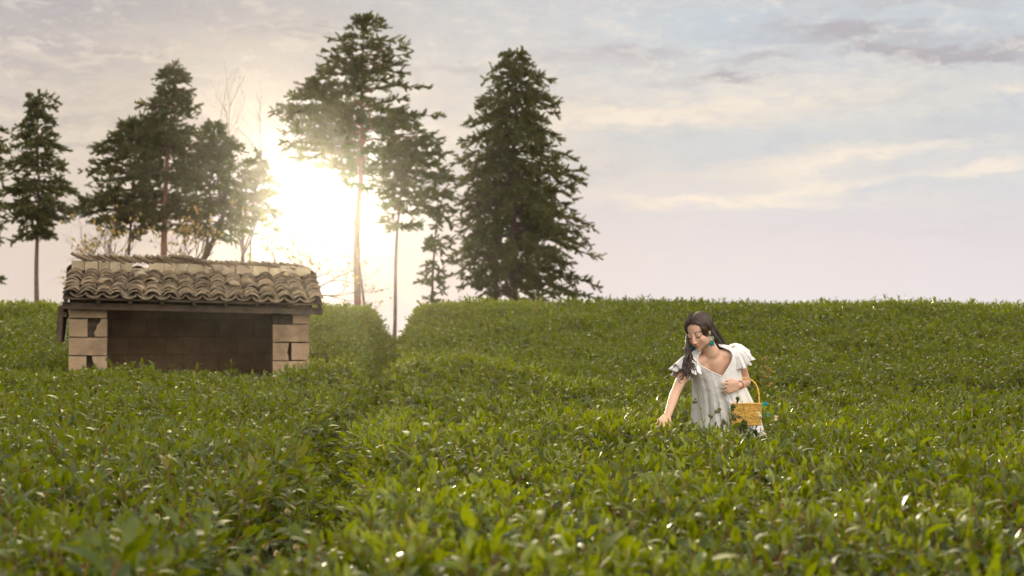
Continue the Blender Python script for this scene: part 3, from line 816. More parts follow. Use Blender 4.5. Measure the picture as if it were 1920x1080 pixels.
f4 = conifer(378, 560, 59, (402, 235), [(232, 390, 416), (262, 362, 440), (300, 346, 466), (345, 332, 496), (385, 330, 506), (420, 342, 498), (446, 360, 470)], 14, 'shorter fir with forked trunk, left of the low sun', .2, 260, trunk_pts=[(380, 492), (391, 440)], droop=.25)
mb = MB(); oo = f4.location
mb.tube([P(380, 490, 59)-oo, P(398, 455, 59)-oo, P(415, 425, 59)-oo, P(426, 330, 59)-oo], [.1, .085, .07, .03], 8, False); mb.build('limb', bark_m, f4, True)
conifer(468, 560, 60, (478, 290), [(285, 466, 490), (325, 446, 512), (360, 432, 528), (395, 430, 534), (428, 440, 520)], 22, 'small pale fir almost lost in the sun glare', .12, 84, droop=.25)
conifer(668, 600, 62, (594, 150), [(150, 575, 612), (180, 540, 660), (212, 508, 668), (250, 528, 672), (290, 535, 680), (322, 552, 660)], 15, 'fir just above the sun, its crown touching the tallest tree', .12, 210, trunk_pts=[(668, 430), (640, 300)], droop=.12)
conifer(671, 590, 58, (682, 32), [(32, 672, 692), (50, 652, 712), (80, 618, 748), (110, 602, 764), (150, 606, 756), (172, 612, 800), (205, 580, 790), (235, 584, 826), (265, 590, 812), (300, 600, 790), (335, 625, 760), (360, 640, 720)], 16, 'tallest fir with a long bare trunk right of the sun', .30, 270, trunk_pts=[(671, 420), (678, 250)], droop=.12, twig=1.05, fill=.8, bark=bark_red_m)
conifer(739, 622, 54, (757, 215), [(205, 748, 768), (240, 728, 806), (270, 716, 830), (300, 706, 846), (335, 702, 856), (370, 708, 850), (405, 724, 836), (430, 738, 800)], 17, 'leaning fir on a very thin trunk that meets the aisle between the tea beds', .15, 200, trunk_pts=[(741, 560), (746, 430), (751, 340)], droop=.2, fill=.85)
conifer(812, 590, 55, (824, 290), [(300, 812, 838), (340, 800, 862), (380, 800, 870), (430, 802, 858), (470, 796, 850), (510, 776, 842), (548, 788, 828), (572, 802, 822)], 18, 'low ragged fir pressed against the left of the broad one', .12, 110, trunk_pts=[(816, 440)], droop=.35, fill=.9)
conifer(930, 600, 58.5, (925, 190), [(200, 905, 945), (240, 880, 960), (300, 868, 980), (380, 856, 990), (440, 846, 1000), (490, 836, 990), (530, 890, 985), (560, 905, 960)], 19, 'narrow fir hidden inside the left flank of the broad one', .22, 190, trunk_pts=[(930, 480)], droop=.35)
conifer(964, 600, 57, (966, 95), [(95, 956, 976), (112, 925, 1005), (150, 908, 1032), (190, 892, 1040), (235, 866, 1058), (290, 866, 1082), (340, 862, 1112), (395, 850, 1122), (440, 832, 1130), (480, 826, 1146), (520, 850, 1142), (548, 870, 1112), (566, 905, 1072)], 20, 'broad dense fir, the bushiest of all, right of the group', .38, 520, trunk_pts=[(962, 420)], droop=.35, fill=1.05)
conifer(1010, 600, 59, (1012, 300), [(310, 1000, 1025), (360, 975, 1060), (430, 960, 1085), (500, 955, 1100), (545, 960, 1090), (566, 985, 1060)], 23, 'low fir filling the right skirt of the broad one', .2, 130, trunk_pts=[(1010, 450)], droop=.4)

bare_tree((455, 480), 62, 31, 'nearly leafless tree with fine twigs between the firs', [(430, 215), (475, 240), (505, 270), (450, 300), (490, 225), (520, 300)], .06, 110, .35, 4, .08)
bare_tree((205, 520), 40, 32, 'leafless shrub with a few brown leaves behind the left end of the roof', [(100, 400), (140, 470), (190, 420), (245, 400), (290, 430), (130, 520)], .03, 150, .45, 4, .10, 'shrub', 'autumn_shrub')
bare_tree((345, 520), 41, 33, 'yellowing shrub behind the middle of the roof', [(310, 430), (360, 410), (420, 440), (440, 400), (480, 460)], .03, 150, .45, 4, .09, 'shrub', 'autumn_shrub')
bare_tree((560, 560), 42, 34, 'sunlit bare shrub below the sun, right end of the roof', [(480, 440), (530, 430), (590, 470), (640, 450), (700, 470), (620, 520), (700, 540)], .03, 170, .45, 4, .09, 'shrub', 'autumn_shrub')
# ---------------------------------------------------------------- the woman
DW = 11.6
def Wp(px, py, dy=0.): return P(px, py, DW+dy)
root_p = Wp(1362, 781, .12); GZW = float(ground_z(root_p.x, DW))
person = empty('person', (root_p.x, DW+.1, GZW))
tag(person, 'woman in a white flounced dress bending over the tea with a bag on her forearm', 'person')
PO = Vector(person.location)
L_ = lambda v: Vector(v)-PO

NK = Wp(1333, 658, -.17)                      # base of the neck
PV = Wp(1358, 781, .10)                       # pelvis
SHL = Wp(1379, 660, -.11)                     # her left shoulder (right in the photo)
SHR = Wp(1291, 682, -.19)
ELL = Wp(1399, 716, .06); WRL = Wp(1385, 723, -.155)
ELR = Wp(1266, 737, -.32); WRR = Wp(1252, 779, -.47)
HC = Wp(1310.5, 623, -.235)
f_ = Vector((-.50, -.76, -.41)).normalized()
u_ = Vector((0, 0, 1)); u_ = (u_ - f_*u_.dot(f_)).normalized(); s_h = u_.cross(f_)
if s_h.x < 0: s_h = -s_h
ro_ = R(7); u2 = (u_*math.cos(ro_) - s_h*math.sin(ro_)).normalized(); s2 = (s_h*math.cos(ro_) + u_*math.sin(ro_)).normalized()
u_, s_h = u2, s2
HS = .95
def HD(x, y, z): return HC + (s_h*x + f_*y + u_*z)*HS
bmv = bmesh.new()
def ell(c, rx, ry, rz, ax=None, n=3):
    M = Matrix.Translation(c)
    if ax is not None: M = M @ Matrix((ax[0], ax[1], ax[2])).transposed().to_4x4()
    M = M @ Matrix.Diagonal((rx, ry, rz, 1))
    bmesh.ops.create_icosphere(bmv, subdivisions=n, radius=1, matrix=M)
HA = (s_h, f_, u_)
def cap(p, q, r0, r1, seg=16):
    """tapered capsule with round ends"""
    p, q = Vector(p), Vector(q); d = (q-p); l = d.length; d.normalize()
    a = d.orthogonal().normalized(); b = d.cross(a); rings = []
    prof = [(-r0*math.cos(t), r0*math.sin(t)) for t in (.35, .8, 1.2)] + [(0, r0), (l*.5, (r0+r1)/2), (l, r1)] + [(l+r1*math.cos(t), r1*math.sin(t)) for t in (1.2, .8, .35)]
    for h, r_ in prof:
        rings.append([bmv.verts.new(p+d*h+(a*math.cos(6.28318*k/seg)+b*math.sin(6.28318*k/seg))*r_) for k in range(seg)])
    e0 = bmv.verts.new(p-d*r0); e1 = bmv.verts.new(q+d*r1)
    for i in range(len(rings)-1):
        for k in range(seg): bmv.faces.new((rings[i][k], rings[i][(k+1) % seg], rings[i+1][(k+1) % seg], rings[i+1][k]))
    for k in range(seg):
        bmv.faces.new((e0, rings[0][(k+1) % seg], rings[0][k])); bmv.faces.new((e1, rings[-1][k], rings[-1][(k+1) % seg]))
def chain(pts, rs):
    for i in range(len(pts)-1): cap(pts[i], pts[i+1], rs[i], rs[i+1])
# head
ell(HD(0, -.016, .028), .073*HS, .090*HS, .084*HS, HA, 4)
ell(HD(0, .026, -.030), .057*HS, .060*HS, .072*HS, HA, 4)
ell(HD(0, .034, -.072), .037*HS, .046*HS, .033*HS, HA)
ell(HD(0, .070, -.093), .013*HS, .012*HS, .012*HS, HA)
for k in (-1, 1):
    ell(HD(k*.032, .048, -.028), .028*HS, .028*HS, .032*HS, HA)
    ell(HD(k*.045, .012, -.062), .016*HS, .03*HS, .03*HS, HA)
    ell(HD(k*.0305, .0705, .001), .0165*HS, .0125*HS, .0105*HS, HA)
    ell(HD(k*.026, .0695, .019), .026*HS, .011*HS, .009*HS, HA)
    ell(HD(k*.0105, .094, -.0375), .0068*HS, .009*HS, .006*HS, HA)
    ell(HD(k*.074, -.004, -.008), .007*HS, .015*HS, .028*HS, HA)
cap(HD(0, .080, .012), HD(0, .1005, -.031), .0065, .0085)
ell(HD(0, .0805, -.058), .0185*HS, .0115*HS, .0046*HS, HA)
ell(HD(0, .0800, -.0665), .0150*HS, .0115*HS, .0054*HS, HA)
# neck and trunk
hb_ = HD(0, -.030, -.055)
chain([hb_, hb_.lerp(NK, .55), NK + Vector((0, .01, -.01))], [.050, .046, .056])
dn = (PV-NK).normalized()
sh_dir = (SHL-SHR).normalized()
fr = sh_dir.cross(dn).normalized()
if fr.y > 0: fr = -fr
ch = NK + dn*.13
for k, S_ in ((1, SHL), (-1, SHR)):
    cap(NK + dn*.045 + sh_dir*k*.03, S_ + dn*.016 - sh_dir*k*.012, .040, .040)
    cap(NK + dn*.03 + fr*.028 + sh_dir*k*.02, S_ + fr*.02 - sh_dir*k*.03, .012, .010)      # collar bone
    cap(NK+dn*.10+sh_dir*k*.07, NK+dn*.2+sh_dir*k*.065, .060, .066)
    ell(NK+dn*.21+sh_dir*k*.062+fr*.045, .05, .05, .05)
    hipj = PV + sh_dir*k*.085
    knee = Vector((hipj.x+k*.01, hipj.y+.05, .10+.47)); ank = Vector((knee.x+k*.01, knee.y+.10, GZW+.08))
    chain([hipj, knee, ank], [.085, .055, .036])
    cap(ank+Vector((0, .02, -.035)), ank+Vector((k*.02, -.14, -.055)), .034, .026)
cap(NK+dn*.085+fr*-.01, NK+dn*.24, .082, .095); chain([NK+dn*.2, NK+dn*.36, PV], [.10, .095, .125])
cap(PV-sh_dir*.06, PV+sh_dir*.06, .11, .11)
# arms
chain([SHL, SHL.lerp(ELL, .5), ELL], [.040, .035, .031]); chain([ELL, ELL.lerp(WRL, .35), WRL], [.031, .032, .0215])
chain([SHR, SHR.lerp(ELR, .5), ELR], [.040, .034, .030]); chain([ELR, ELR.lerp(WRR, .3), WRR], [.030, .031, .0215])
# hands
NAILS = []
def hand(wr, fwd, across, palm_n, fingers, thumb):
    """fwd: along the palm; across: from little finger to index; palm_n: out of the palm"""
    fwd, across, palm_n = fwd.normalized(), across.normalized(), palm_n.normalized()
    kn = wr + fwd*.082
    for j, o_ in enumerate((-.030, -.011, .010, .029)):
        cap(wr+fwd*.012+across*o_*.55, kn+across*o_-fwd*(.004 if j in (0,) else 0), .0145, .0115)
    for j, (sp_, c1, c2, c3, ln) in enumerate(fingers):
        o_ = (-.031, -.011, .010, .030)[j]
        p = kn+across*o_; d = (fwd+across*sp_).normalized(); l1, l2, l3 = ln*.46, ln*.30, ln*.24
        r_ = (.0068, .0078, .0080, .0076)[j]
        pts = [p]; a_ = 0
        for c_, l in ((c1, l1), (c2, l2), (c3, l3)):
            a_ += c_; dd = d*math.cos(a_)+palm_n*math.sin(a_); pts.append(pts[-1]+dd*l)
        chain(pts, [r_*1.08, r_, r_*.92, r_*.78]); NAILS.append(pts[-1])
    b0 = wr+fwd*.022+across*.022
    t1 = b0+(fwd*thumb[0]+across*thumb[1]+palm_n*thumb[2]).normalized()*.042
    t2 = t1+(fwd*thumb[3]+across*thumb[4]+palm_n*thumb[5]).normalized()*.030
    t3 = t2+(fwd*(thumb[3]+.3)+across*(thumb[4]-.2)+palm_n*thumb[5]).normalized()*.024
    chain([b0, t1, t2, t3], [.015, .0115, .0098, .0078]); NAILS.append(t3)
# her left hand: hangs loosely in front of the dress, knuckles up and towards us
fl = (Wp(1354, 729, -.215)-WRL)
hand(WRL, fl, Vector((.05, -.15, 1)), Vector((.25, .95, -.25)),
     [(-.14, R(34), R(38), R(24), .062), (-.05, R(26), R(30), R(20), .076), (.02, R(18), R(24), R(16), .082), (.12, R(8), R(14), R(10), .074)], (.8, .45, .5, 1., .15, .35))
# her right hand: fingers spread into the leaves
fr_ = (Wp(1241, 792, -.53)-WRR)
hand(WRR, fr_, Vector((.45, -.6, -.2)), Vector((.35, .45, -.75)),
     [(-.22, R(8), R(16), R(10), .060), (-.06, R(14), R(20), R(14), .074), (.06, R(16), R(22), R(16), .080), (.2, R(10), R(18), R(12), .072)], (.7, .8, .2, .9, .5, .2))
me = bpy.data.meshes.new('person_raw'); bmv.to_mesh(me); bmv.free()
tmp = bpy.data.objects.new('person_raw', me); C.objects.link(tmp)
md = tmp.modifiers.new('r', 'REMESH'); md.mode = 'VOXEL'; md.voxel_size = .0034
md = tmp.modifiers.new('s', 'SMOOTH'); md.factor = .5; md.iterations = 3
dg = bpy.context.evaluated_depsgraph_get()
me2 = bpy.data.meshes.new_from_object(tmp.evaluated_get(dg))
bpy.data.objects.remove(tmp)
nv = len(me2.vertices); co_ = np.empty(nv*3, np.float32); me2.vertices.foreach_get('co', co_); co_ = co_.reshape(-1, 3).astype(float)
# head-local coordinates, for skin colouring
ed_ = np.empty(len(me2.edges)*2, np.int32); me2.edges.foreach_get('vertices', ed_); ed_ = ed_.reshape(-1, 2)
deg = np.bincount(ed_.ravel(), minlength=nv)[:, None]
rel = (co_-np.array(HC))/HS
q_ = np.stack([rel@np.array(s_h), rel@np.array(f_), rel@np.array(u_)], -1)
hand_ = np.minimum(np.linalg.norm(co_-np.array(WRL), axis=1), np.linalg.norm(co_-np.array(WRR), axis=1))
face_ = (np.linalg.norm(q_-np.array([0, .085, -.03]), axis=1) < .055)
core_ = (np.abs(q_[:, 0]) < .025) & (q_[:, 1] > .07) & (q_[:, 2] < -.02)
wt = sstep(hand_, .03, .10)*np.where(core_, .0, np.where(face_, .55, 1.))
wt = wt[:, None]
for it in range(26):
    acc = np.zeros_like(co_)
    for k in range(3):
        acc[:, k] = np.bincount(ed_[:, 0], co_[ed_[:, 1], k], nv)+np.bincount(ed_[:, 1], co_[ed_[:, 0], k], nv)
    w2 = wt if it < 9 else wt*(~face_)[:, None]
    co_ = co_ + (acc/deg-co_)*w2*.6
rel = (co_-np.array(HC))/HS
hx, hy, hz_ = rel@np.array(s_h), rel@np.array(f_), rel@np.array(u_)
skin = np.tile(np.array([.60, .36, .245]), (nv, 1))
def blend(mask, col): 
    global skin
    skin = skin*(1-mask[:, None])+np.array(col)*mask[:, None]
def gs(d, s): return np.exp(-(d/s)**2)
inhead = (np.abs(hx) < .09) & (hy > .03) & (hz_ > -.12) & (hz_ < .12)
ax_ = np.abs(hx)
blend(inhead*.45*np.exp(-((ax_-.038)/.018)**2-((hz_+.03)/.018)**2), (.62, .25, .17))
lipc = np.clip(1.25-np.sqrt((hx/.0205)**2+((hz_+.0618)/.0094)**2), 0, 1); blend(inhead*(hy > .078)*sstep(lipc, .12, .45)*.9, (.50, .075, .055))
blend(inhead*(hy > .078)*gs(hz_+.0618, .0014)*(ax_ < .0195)*.75, (.16, .03, .025))
bz = .0235+.006*np.clip((ax_-.014)/.02, 0, 1)-.010*np.clip((ax_-.036)/.016, 0, 1)
blend(inhead*gs(hz_-bz, .0050)*sstep(ax_, .009, .014)*(1-sstep(ax_, .046, .054))*1., (.06, .035, .025))
lz = -.0055+.0035*((ax_-.031)/.014)**2
blend(inhead*gs(hz_-lz, .0044)*sstep(ax_, .014, .018)*(1-sstep(ax_, .046, .050))*.95, (.025, .014, .010))
blend(inhead*gs(hz_-.0045, .0055)*gs(ax_-.032, .016)*.35, (.30, .14, .09))
for j, n_ in enumerate(NAILS):
    d = np.linalg.norm(co_-np.array(n_), axis=1); blend((1-sstep(d, .006, .010))*.75, (.22, .05, .05))
me2.vertices.foreach_set('co', (co_-np.array(PO)).astype(np.float32).ravel())
me2.polygons.foreach_set('use_smooth', [True]*len(me2.polygons))
ca = me2.color_attributes.new('skin', 'FLOAT_COLOR', 'POINT'); ca.data.foreach_set('color', np.concatenate([skin, np.ones((nv, 1))], 1).astype(np.float32).ravel())
body = bpy.data.objects.new('body', me2); C.objects.link(body); body.parent = person
skin_m, t = newmat('skin')
at = t.n('ShaderNodeAttribute', attribute_name='skin').outputs['Color']
oc = t.n('ShaderNodeTexCoord').outputs['Object']
c = t.mix(t.m('MULTIPLY', t.noise(oc, 40, 4, .6), .12), at, (.7, .45, .33, 1))
finish(t, principled(t, c, .48, .4, bump(t, t.noise(oc, 260, 2, .5), .06, .002), **{'Subsurface Weight': .12, 'Subsurface Radius': (.01, .004, .002), 'Subsurface Scale': 1.}))
me2.materials.clear(); me2.materials.append(skin_m)

# dress
cloth_m, t = newmat('white_cloth')
oc = t.n('ShaderNodeTexCoord').outputs['Object']
nz_ = t.noise(oc, 22, 5, .6); fz = t.noise(oc, 240, 2, .5)
nb = bump(t, t.m('ADD', nz_, t.m('MULTIPLY', fz, .12)), .6, .014)
b1 = principled(t, t.mix(nz_, (.89, .87, .85, 1), (.95, .93, .91, 1)), .8, .2, nb)
tr = t.n('ShaderNodeBsdfTranslucent'); t.put(tr.inputs[0], (.86, .80, .74, 1)); t.put(tr.inputs['Normal'], nb)
mx = t.n('ShaderNodeMixShader'); mx.inputs[0].default_value = .18; t.put(mx.inputs[1], b1); t.put(mx.inputs[2], tr.outputs[0])
finish(t, mx.outputs[0])
HMAX = 1.12; NTH = 160; NV = 70
lp = (PV-NK).length
rg = np.random.default_rng(3)
def dress_pt(th, h, extra=0.):
    hs = np.array([-.02, -.008, .006, .03, .07, .16, .25, .42, .60, .85, 1.15])
    w_ = np.interp(h, hs, [.060, .092, .128, .162, .172, .160, .162, .195, .245, .31, .37])+extra
    d_ = np.interp(h, hs, [.054, .066, .078, .090, .102, .118, .132, .150, .195, .25, .31])+extra
    db = np.interp(h, hs, [.060, .072, .082, .092, .10, .105, .11, .12, .17, .25, .31])+extra
    if h < lp: c = NK + dn*h
    else: c = PV + (dn*.25+Vector((0, .0, -1))).normalized()*(h-lp)
    amp = float(np.interp(h, [0, .12, .3, .6, 1.15], [.0, .002, .005, .011, .024]))
    fold = amp*(math.sin(13*th+1.3*math.sin(2*th)+.7)*.6+math.sin(23*th+h*2.2+1)*.35+math.sin(37*th-h*3)*.2)
    x = math.cos(th); y = math.sin(th)
    dd = d_ if y > 0 else db
    return c + sh_dir*(x*(w_+fold)) + fr*(y*(dd+fold))
def h0(th):
    y = math.sin(th); x = math.cos(th)
    fv = max(0, y)
    return -.02 + (.150*max(0, 1.02-math.sqrt(x*x+.0016))**.95*min(1, fv*4) if y > 0 else .012*-y)
vs = []; fs = []
for j in range(NV+1):
    for i in range(NTH):
        th = 2*math.pi*i/NTH; a = h0(th); hem = HMAX+.03*math.sin(5*th)
        h = a+(hem-a)*(j/NV)**1.25
        p = dress_pt(th, h)
        vs.append(L_(p))
for j in range(NV):
    for i in range(NTH):
        k = (i+1) % NTH; fs.append((j*NTH+i, j*NTH+k, (j+1)*NTH+k, (j+1)*NTH+i))
dress = mesh_obj('dress', vs, fs, cloth_m, person, True)
md = dress.modifiers.new('th', 'SOLIDIFY'); md.thickness = .002; md.offset = 0
# neck binding
mb = MB(); pts = []
for i in range(49):
    th = 2*math.pi*i/48; pts.append(L_(dress_pt(th, h0(th), .001)))
mb.tube(pts, .0035, 6, False); mb.build('neckline_binding', cloth_m, dress, True)
# over-skirt layer with a pointed hem down the front
vs = []; fs = []; n = 70; m_ = 22
for j in range(m_+1):
    for i in range(n+1):
        u = i/n; th = R(38)+R(74)*u
        ln = .235+.09*abs(math.sin(u*9.2))+.05*math.sin(u*4)
        h = .17+.02*math.sin(u*3)+(ln)*j/m_*1.35
        vs.append(L_(dress_pt(th, h, (.004+.020*(j/m_)+.009*math.sin(27*u+3*j/m_)*(j/m_))*math.sin(math.pi*min(1, max(0, u)))**.5*min(1, j/3)-.001)))
for j in range(m_):
    for i in range(n): a = j*(n+1)+i; fs.append((a, a+1, a+n+2, a+n+1))
ov = mesh_obj('front_flounce', vs, fs, cloth_m, dress, True); md = ov.modifiers.new('th', 'SOLIDIFY'); md.thickness = .002
# shoulder flounces, two layers each
def flounce(S_, E_, k, layers, up):
    ad = (E_-S_).normalized(); out = (sh_dir*k*1.0 + up).normalized(); out = (out-ad*out.dot(ad)).normalized(); sd = ad.cross(out)
    st = S_ - ad*.050 - out*.004
    for li, (ln, r0, r1, wv, ph, sg) in enumerate(layers):
        vs = []; fs = []; n = 110; m_ = 16
        for j in range(m_+1):
            v = j/m_
            for i in range(n+1):
                u = i/n; th = (u-.5)*R(sg)
                edge = math.cos(th*.5)**.6 if abs(th*.5) < 1.57 else 0
                amp = wv*v**1.2
                r = (r0+(r1-r0)*v**.85)*math.sqrt(min(1, .02+v/.14)) + amp*(math.sin(th*6.5+ph+.8*math.sin(th*2))+.6*math.sin(th*13+ph*2)+.3*math.sin(th*29))
                l = ln*v*(.55+.5*edge)+amp*.6*math.cos(th*7+ph)
                p = st + ad*(l+.012*li) + (out*math.cos(th)+sd*math.sin(th))*r
                vs.append(L_(p))
        for j in range(m_):
            for i in range(n): a = j*(n+1)+i; fs.append((a, a+1, a+n+2, a+n+1))
        o = mesh_obj('sleeve_flounce', vs, fs, cloth_m, dress, True); md = o.modifiers.new('th', 'SOLIDIFY'); md.thickness = .002
flounce(SHL, ELL, 1, [(.150, .048, .074, .009, .4, 300), (.110, .050, .092, .011, 2.1, 280)], Vector((0, -.1, .55)))
flounce(SHR, ELR, -1, [(.155, .048, .074, .009, 1.4, 300), (.115, .050, .090, .010, 3.3, 280)], Vector((0, -.2, .45)))

# hair
hair_m, t = newmat('dark_hair')
oc = t.n('ShaderNodeTexCoord').outputs['Object']
n1 = t.noise(oc, 90, 3, .6)
finish(t, principled(t, t.mix(n1, (.020, .010, .007, 1), (.060, .030, .018, 1)), .34, .55, bump(t, n1, .3, .003)))
vs = []; fs = []; nu, nv_ = 48, 32
for j in range(nv_+1):
    for i in range(nu):
        a = math.pi*j/nv_; b = 2*math.pi*i/nu
        x, y, z = .0785*math.sin(a)*math.cos(b), -.018+.097*math.sin(a)*math.sin(b), .030+.0900*math.cos(a)
        vs.append((x, y, z))
for j in range(nv_):
    for i in range(nu):
        q = (j*nu+i, j*nu+(i+1) % nu, (j+1)*nu+(i+1) % nu, (j+1)*nu+i)
        c = [sum(vs[m__][k] for m__ in q)/4 for k in range(3)]
        if c[1] > .034+.95*max(0, c[2]-.058)+(.02 if abs(c[0]) > .052 else 0) or c[2] < -.055: continue
        fs.append(q)
hair = mesh_obj('hair', [L_(HD(*v)) for v in vs], fs, hair_m, person, True)
md = hair.modifiers.new('th', 'SOLIDIFY'); md.thickness = .004; md.offset = 1
mb = MB(); rg_ = random.Random(9)
def scalp(x_s, sl, a, k=1.0):
    """sl: slice position front(1) .. back(-1); a: angle from the parting (0) to below the ear (pi/2+)"""
    y = -.018 + .094*sl*math.cos(min(a, 1.5)*.25); rr = math.sqrt(max(.05, 1-(sl*.88)**2))
    return HD(x_s*(.082*rr*math.sin(a))*k, y, .030+.093*rr*math.cos(a)*k)
for side in (-1, 1):
    for i in range(120):
        sl = rg_.uniform(-.95, .80); back = side < 0 and sl < .1; k = rg_.uniform(1.0, 1.06)
        amax = R(100)
        pts = [scalp(side, sl, amax*q/6+.03, k) for q in range(7)]
        # sweep towards the back as it falls
        for q in range(7): pts[q] = pts[q] - f_*(.030*(q/6)**2*(.7 if side > 0 else .3)*(1 if sl > .3 else .2))
        e = pts[-1]
        if back:
            tgt = Wp(rg_.uniform(1294, 1312), rg_.uniform(662, 672), rg_.uniform(-.12, -.06)); m1 = e.lerp(tgt, .5)+Vector((-.008, .02, 0))
            for q in range(1, 9):
                s = q/8; pts.append(e*(1-s)**2 + m1*2*s*(1-s) + tgt*s*s)
        elif side < 0:
            tgt = Wp(rg_.uniform(1285, 1302), rg_.uniform(684, 711), rg_.uniform(-.38, -.31))
            m1 = e.lerp(tgt, .45) + Vector((-.012+rg_.gauss(0, .005), -.01, .0))
            m1.x = min(m1.x, Wp(1293, 0, -.2).x + rg_.uniform(-.015, .004))
            m1.z = e.z*.5+tgt.z*.5
            ph = rg_.uniform(0, 6.28) if rg_.random() < .3 else rg_.choice((.5, 2.2, 4.1))
            tail = []
            for q in range(1, 13):
                s = q/12
                p = (e*(1-s)**2 + m1*2*s*(1-s) + tgt*s*s)
                w_ = .026*max(0, (s-.35)/.65)**1.2
                p = p + Vector((w_*math.sin(s*11+ph), w_*math.cos(s*11+ph)*.6, 0))
                tail.append(p)
            if rg_.random() < .12:
                l0 = tail[-1]
                for q in range(1, 8):
                    a = q/7*4.2+ph; tail.append(l0+Vector((.016*(math.cos(a)-math.cos(ph)), .012*(math.sin(a)-math.sin(ph)), -.008*q/2)))
            pts += tail
        else:
            tgt = Wp(rg_.uniform(1340, 1362), rg_.uniform(646, 662), rg_.uniform(-.09, -.02))
            m1 = e.lerp(tgt, .5) + Vector((rg_.gauss(0, .006), .02, .012))
            end = tgt + Vector((rg_.uniform(-.02, .05), .14, -.10))
            for q in range(1, 9):
                s = q/8; pts.append(e*(1-s)**2 + m1*2*s*(1-s) + tgt*s*s)
            pts.append(tgt.lerp(end, .4)+Vector((0, 0, .012))); pts.append(end)
        n = len(pts); r0 = rg_.uniform(.0028, .0055)
        mb.tube([L_(p) for p in pts], [r0*(.55+.45*min(1, q/3))*(1-.75*max(0, (q/n-.6)/.4)) for q in range(n)], 5, False)
mb.build('locks', hair_m, hair, True)
# earrings: a patterned disc with teal feathers
teal_m = noisy_mat('teal_feather', (.0, .13, .12), (.01, .26, .22), 60, .5)
brass_m, t = newmat('earring_metal'); finish(t, principled(t, (.35, .42, .30, 1), .35, .5, metal=.6))
for sx, hide in ((1, 0), (-1, 0)):
    e0 = HD(sx*.078, -.004, -.038) + (Vector((0, -.01, 0)) if sx > 0 else Vector((.012, -.03, -.01)))
    mb = MB(); ring = [L_(e0+Vector((.0125*math.sin(a), -.004, -.014-.0125*math.cos(a)))) for a in np.linspace(0, 6.2832, 17)]
    mb.tube(ring, .0022, 5, False)
    ring = [L_(e0+Vector((.006*math.sin(a), -.004, -.014-.006*math.cos(a)))) for a in np.linspace(0, 6.2832, 13)]; mb.tube(ring, .0018, 5, False)
    mb.tube([L_(e0), L_(e0+Vector((0, 0, -.004)))], .0012, 5)
    ea = mb.build('earring', brass_m, person, True)
    mb = MB()
    for q, (dx, ln) in enumerate(((-.009, .036), (0, .042), (.010, .038))):
        a = e0+Vector((dx*.6, -.004, -.026)); n = 8; vs = []
        for z in range(n+1):
            s = z/n; w_ = .0058*math.sin(math.pi*min(1, s*.93+.05))**.7
            c = a+Vector((dx*s*.6, 0, -ln*s)); vs += [L_(c+Vector((-w_, .001, 0))), L_(c+Vector((0, -.002, 0))), L_(c+Vector((w_, .001, 0))), L_(c+Vector((0, .002, 0)))]
        fs = [(z*4+k, z*4+(k+1) % 4, z*4+4+(k+1) % 4, z*4+4+k) for z in range(n) for k in range(4)]
        mb.add(vs, fs)
    mb.build('feathers', teal_m, ea, True)
# bracelets
red_m = noisy_mat('red_cord', (.30, .05, .02), (.4, .1, .04), 90, .7)
wd_ = (WRL-ELL).normalized(); wa = wd_.orthogonal().normalized(); wb = wd_.cross(wa)
mb = MB(); cc = WRL - wd_*.02; mb.tube([L_(cc+(wa*math.cos(a)+wb*math.sin(a))*.0262) for a in np.linspace(0, 6.2832, 21)], .0024, 6, False)
mb.build('bracelet', red_m, person, True)

# ---------------------------------------------------------------- the bag on her forearm
straw_m, t = newmat('woven_straw')
oc = t.n('ShaderNodeTexCoord').outputs['Object']
n1 = t.noise(oc, 30, 5, .6); at = t.n('ShaderNodeAttribute', attribute_name='tone').outputs['Fac']
c = t.mix(n1, (.50, .27, .045, 1), (.78, .48, .11, 1)); c = t.mix(1., c, t.comb(at, at, at), 'MULTIPLY')
finish(t, principled(t, c, .6, .35, bump(t, n1, .4, .003)))
bl = Wp(1372, 757, -.10); br = Wp(1425.5, 757, -.10); bb = Wp(1372, 797, -.10)
bw = (br-bl).length; bh = bl.z-bb.z; bd = .075
bag = empty('woven_bag', ((bl.x+br.x)/2, bl.y, bb.z)); tag(bag, 'golden straw box bag with a rope handle hanging from the woman\'s forearm', 'handbag')
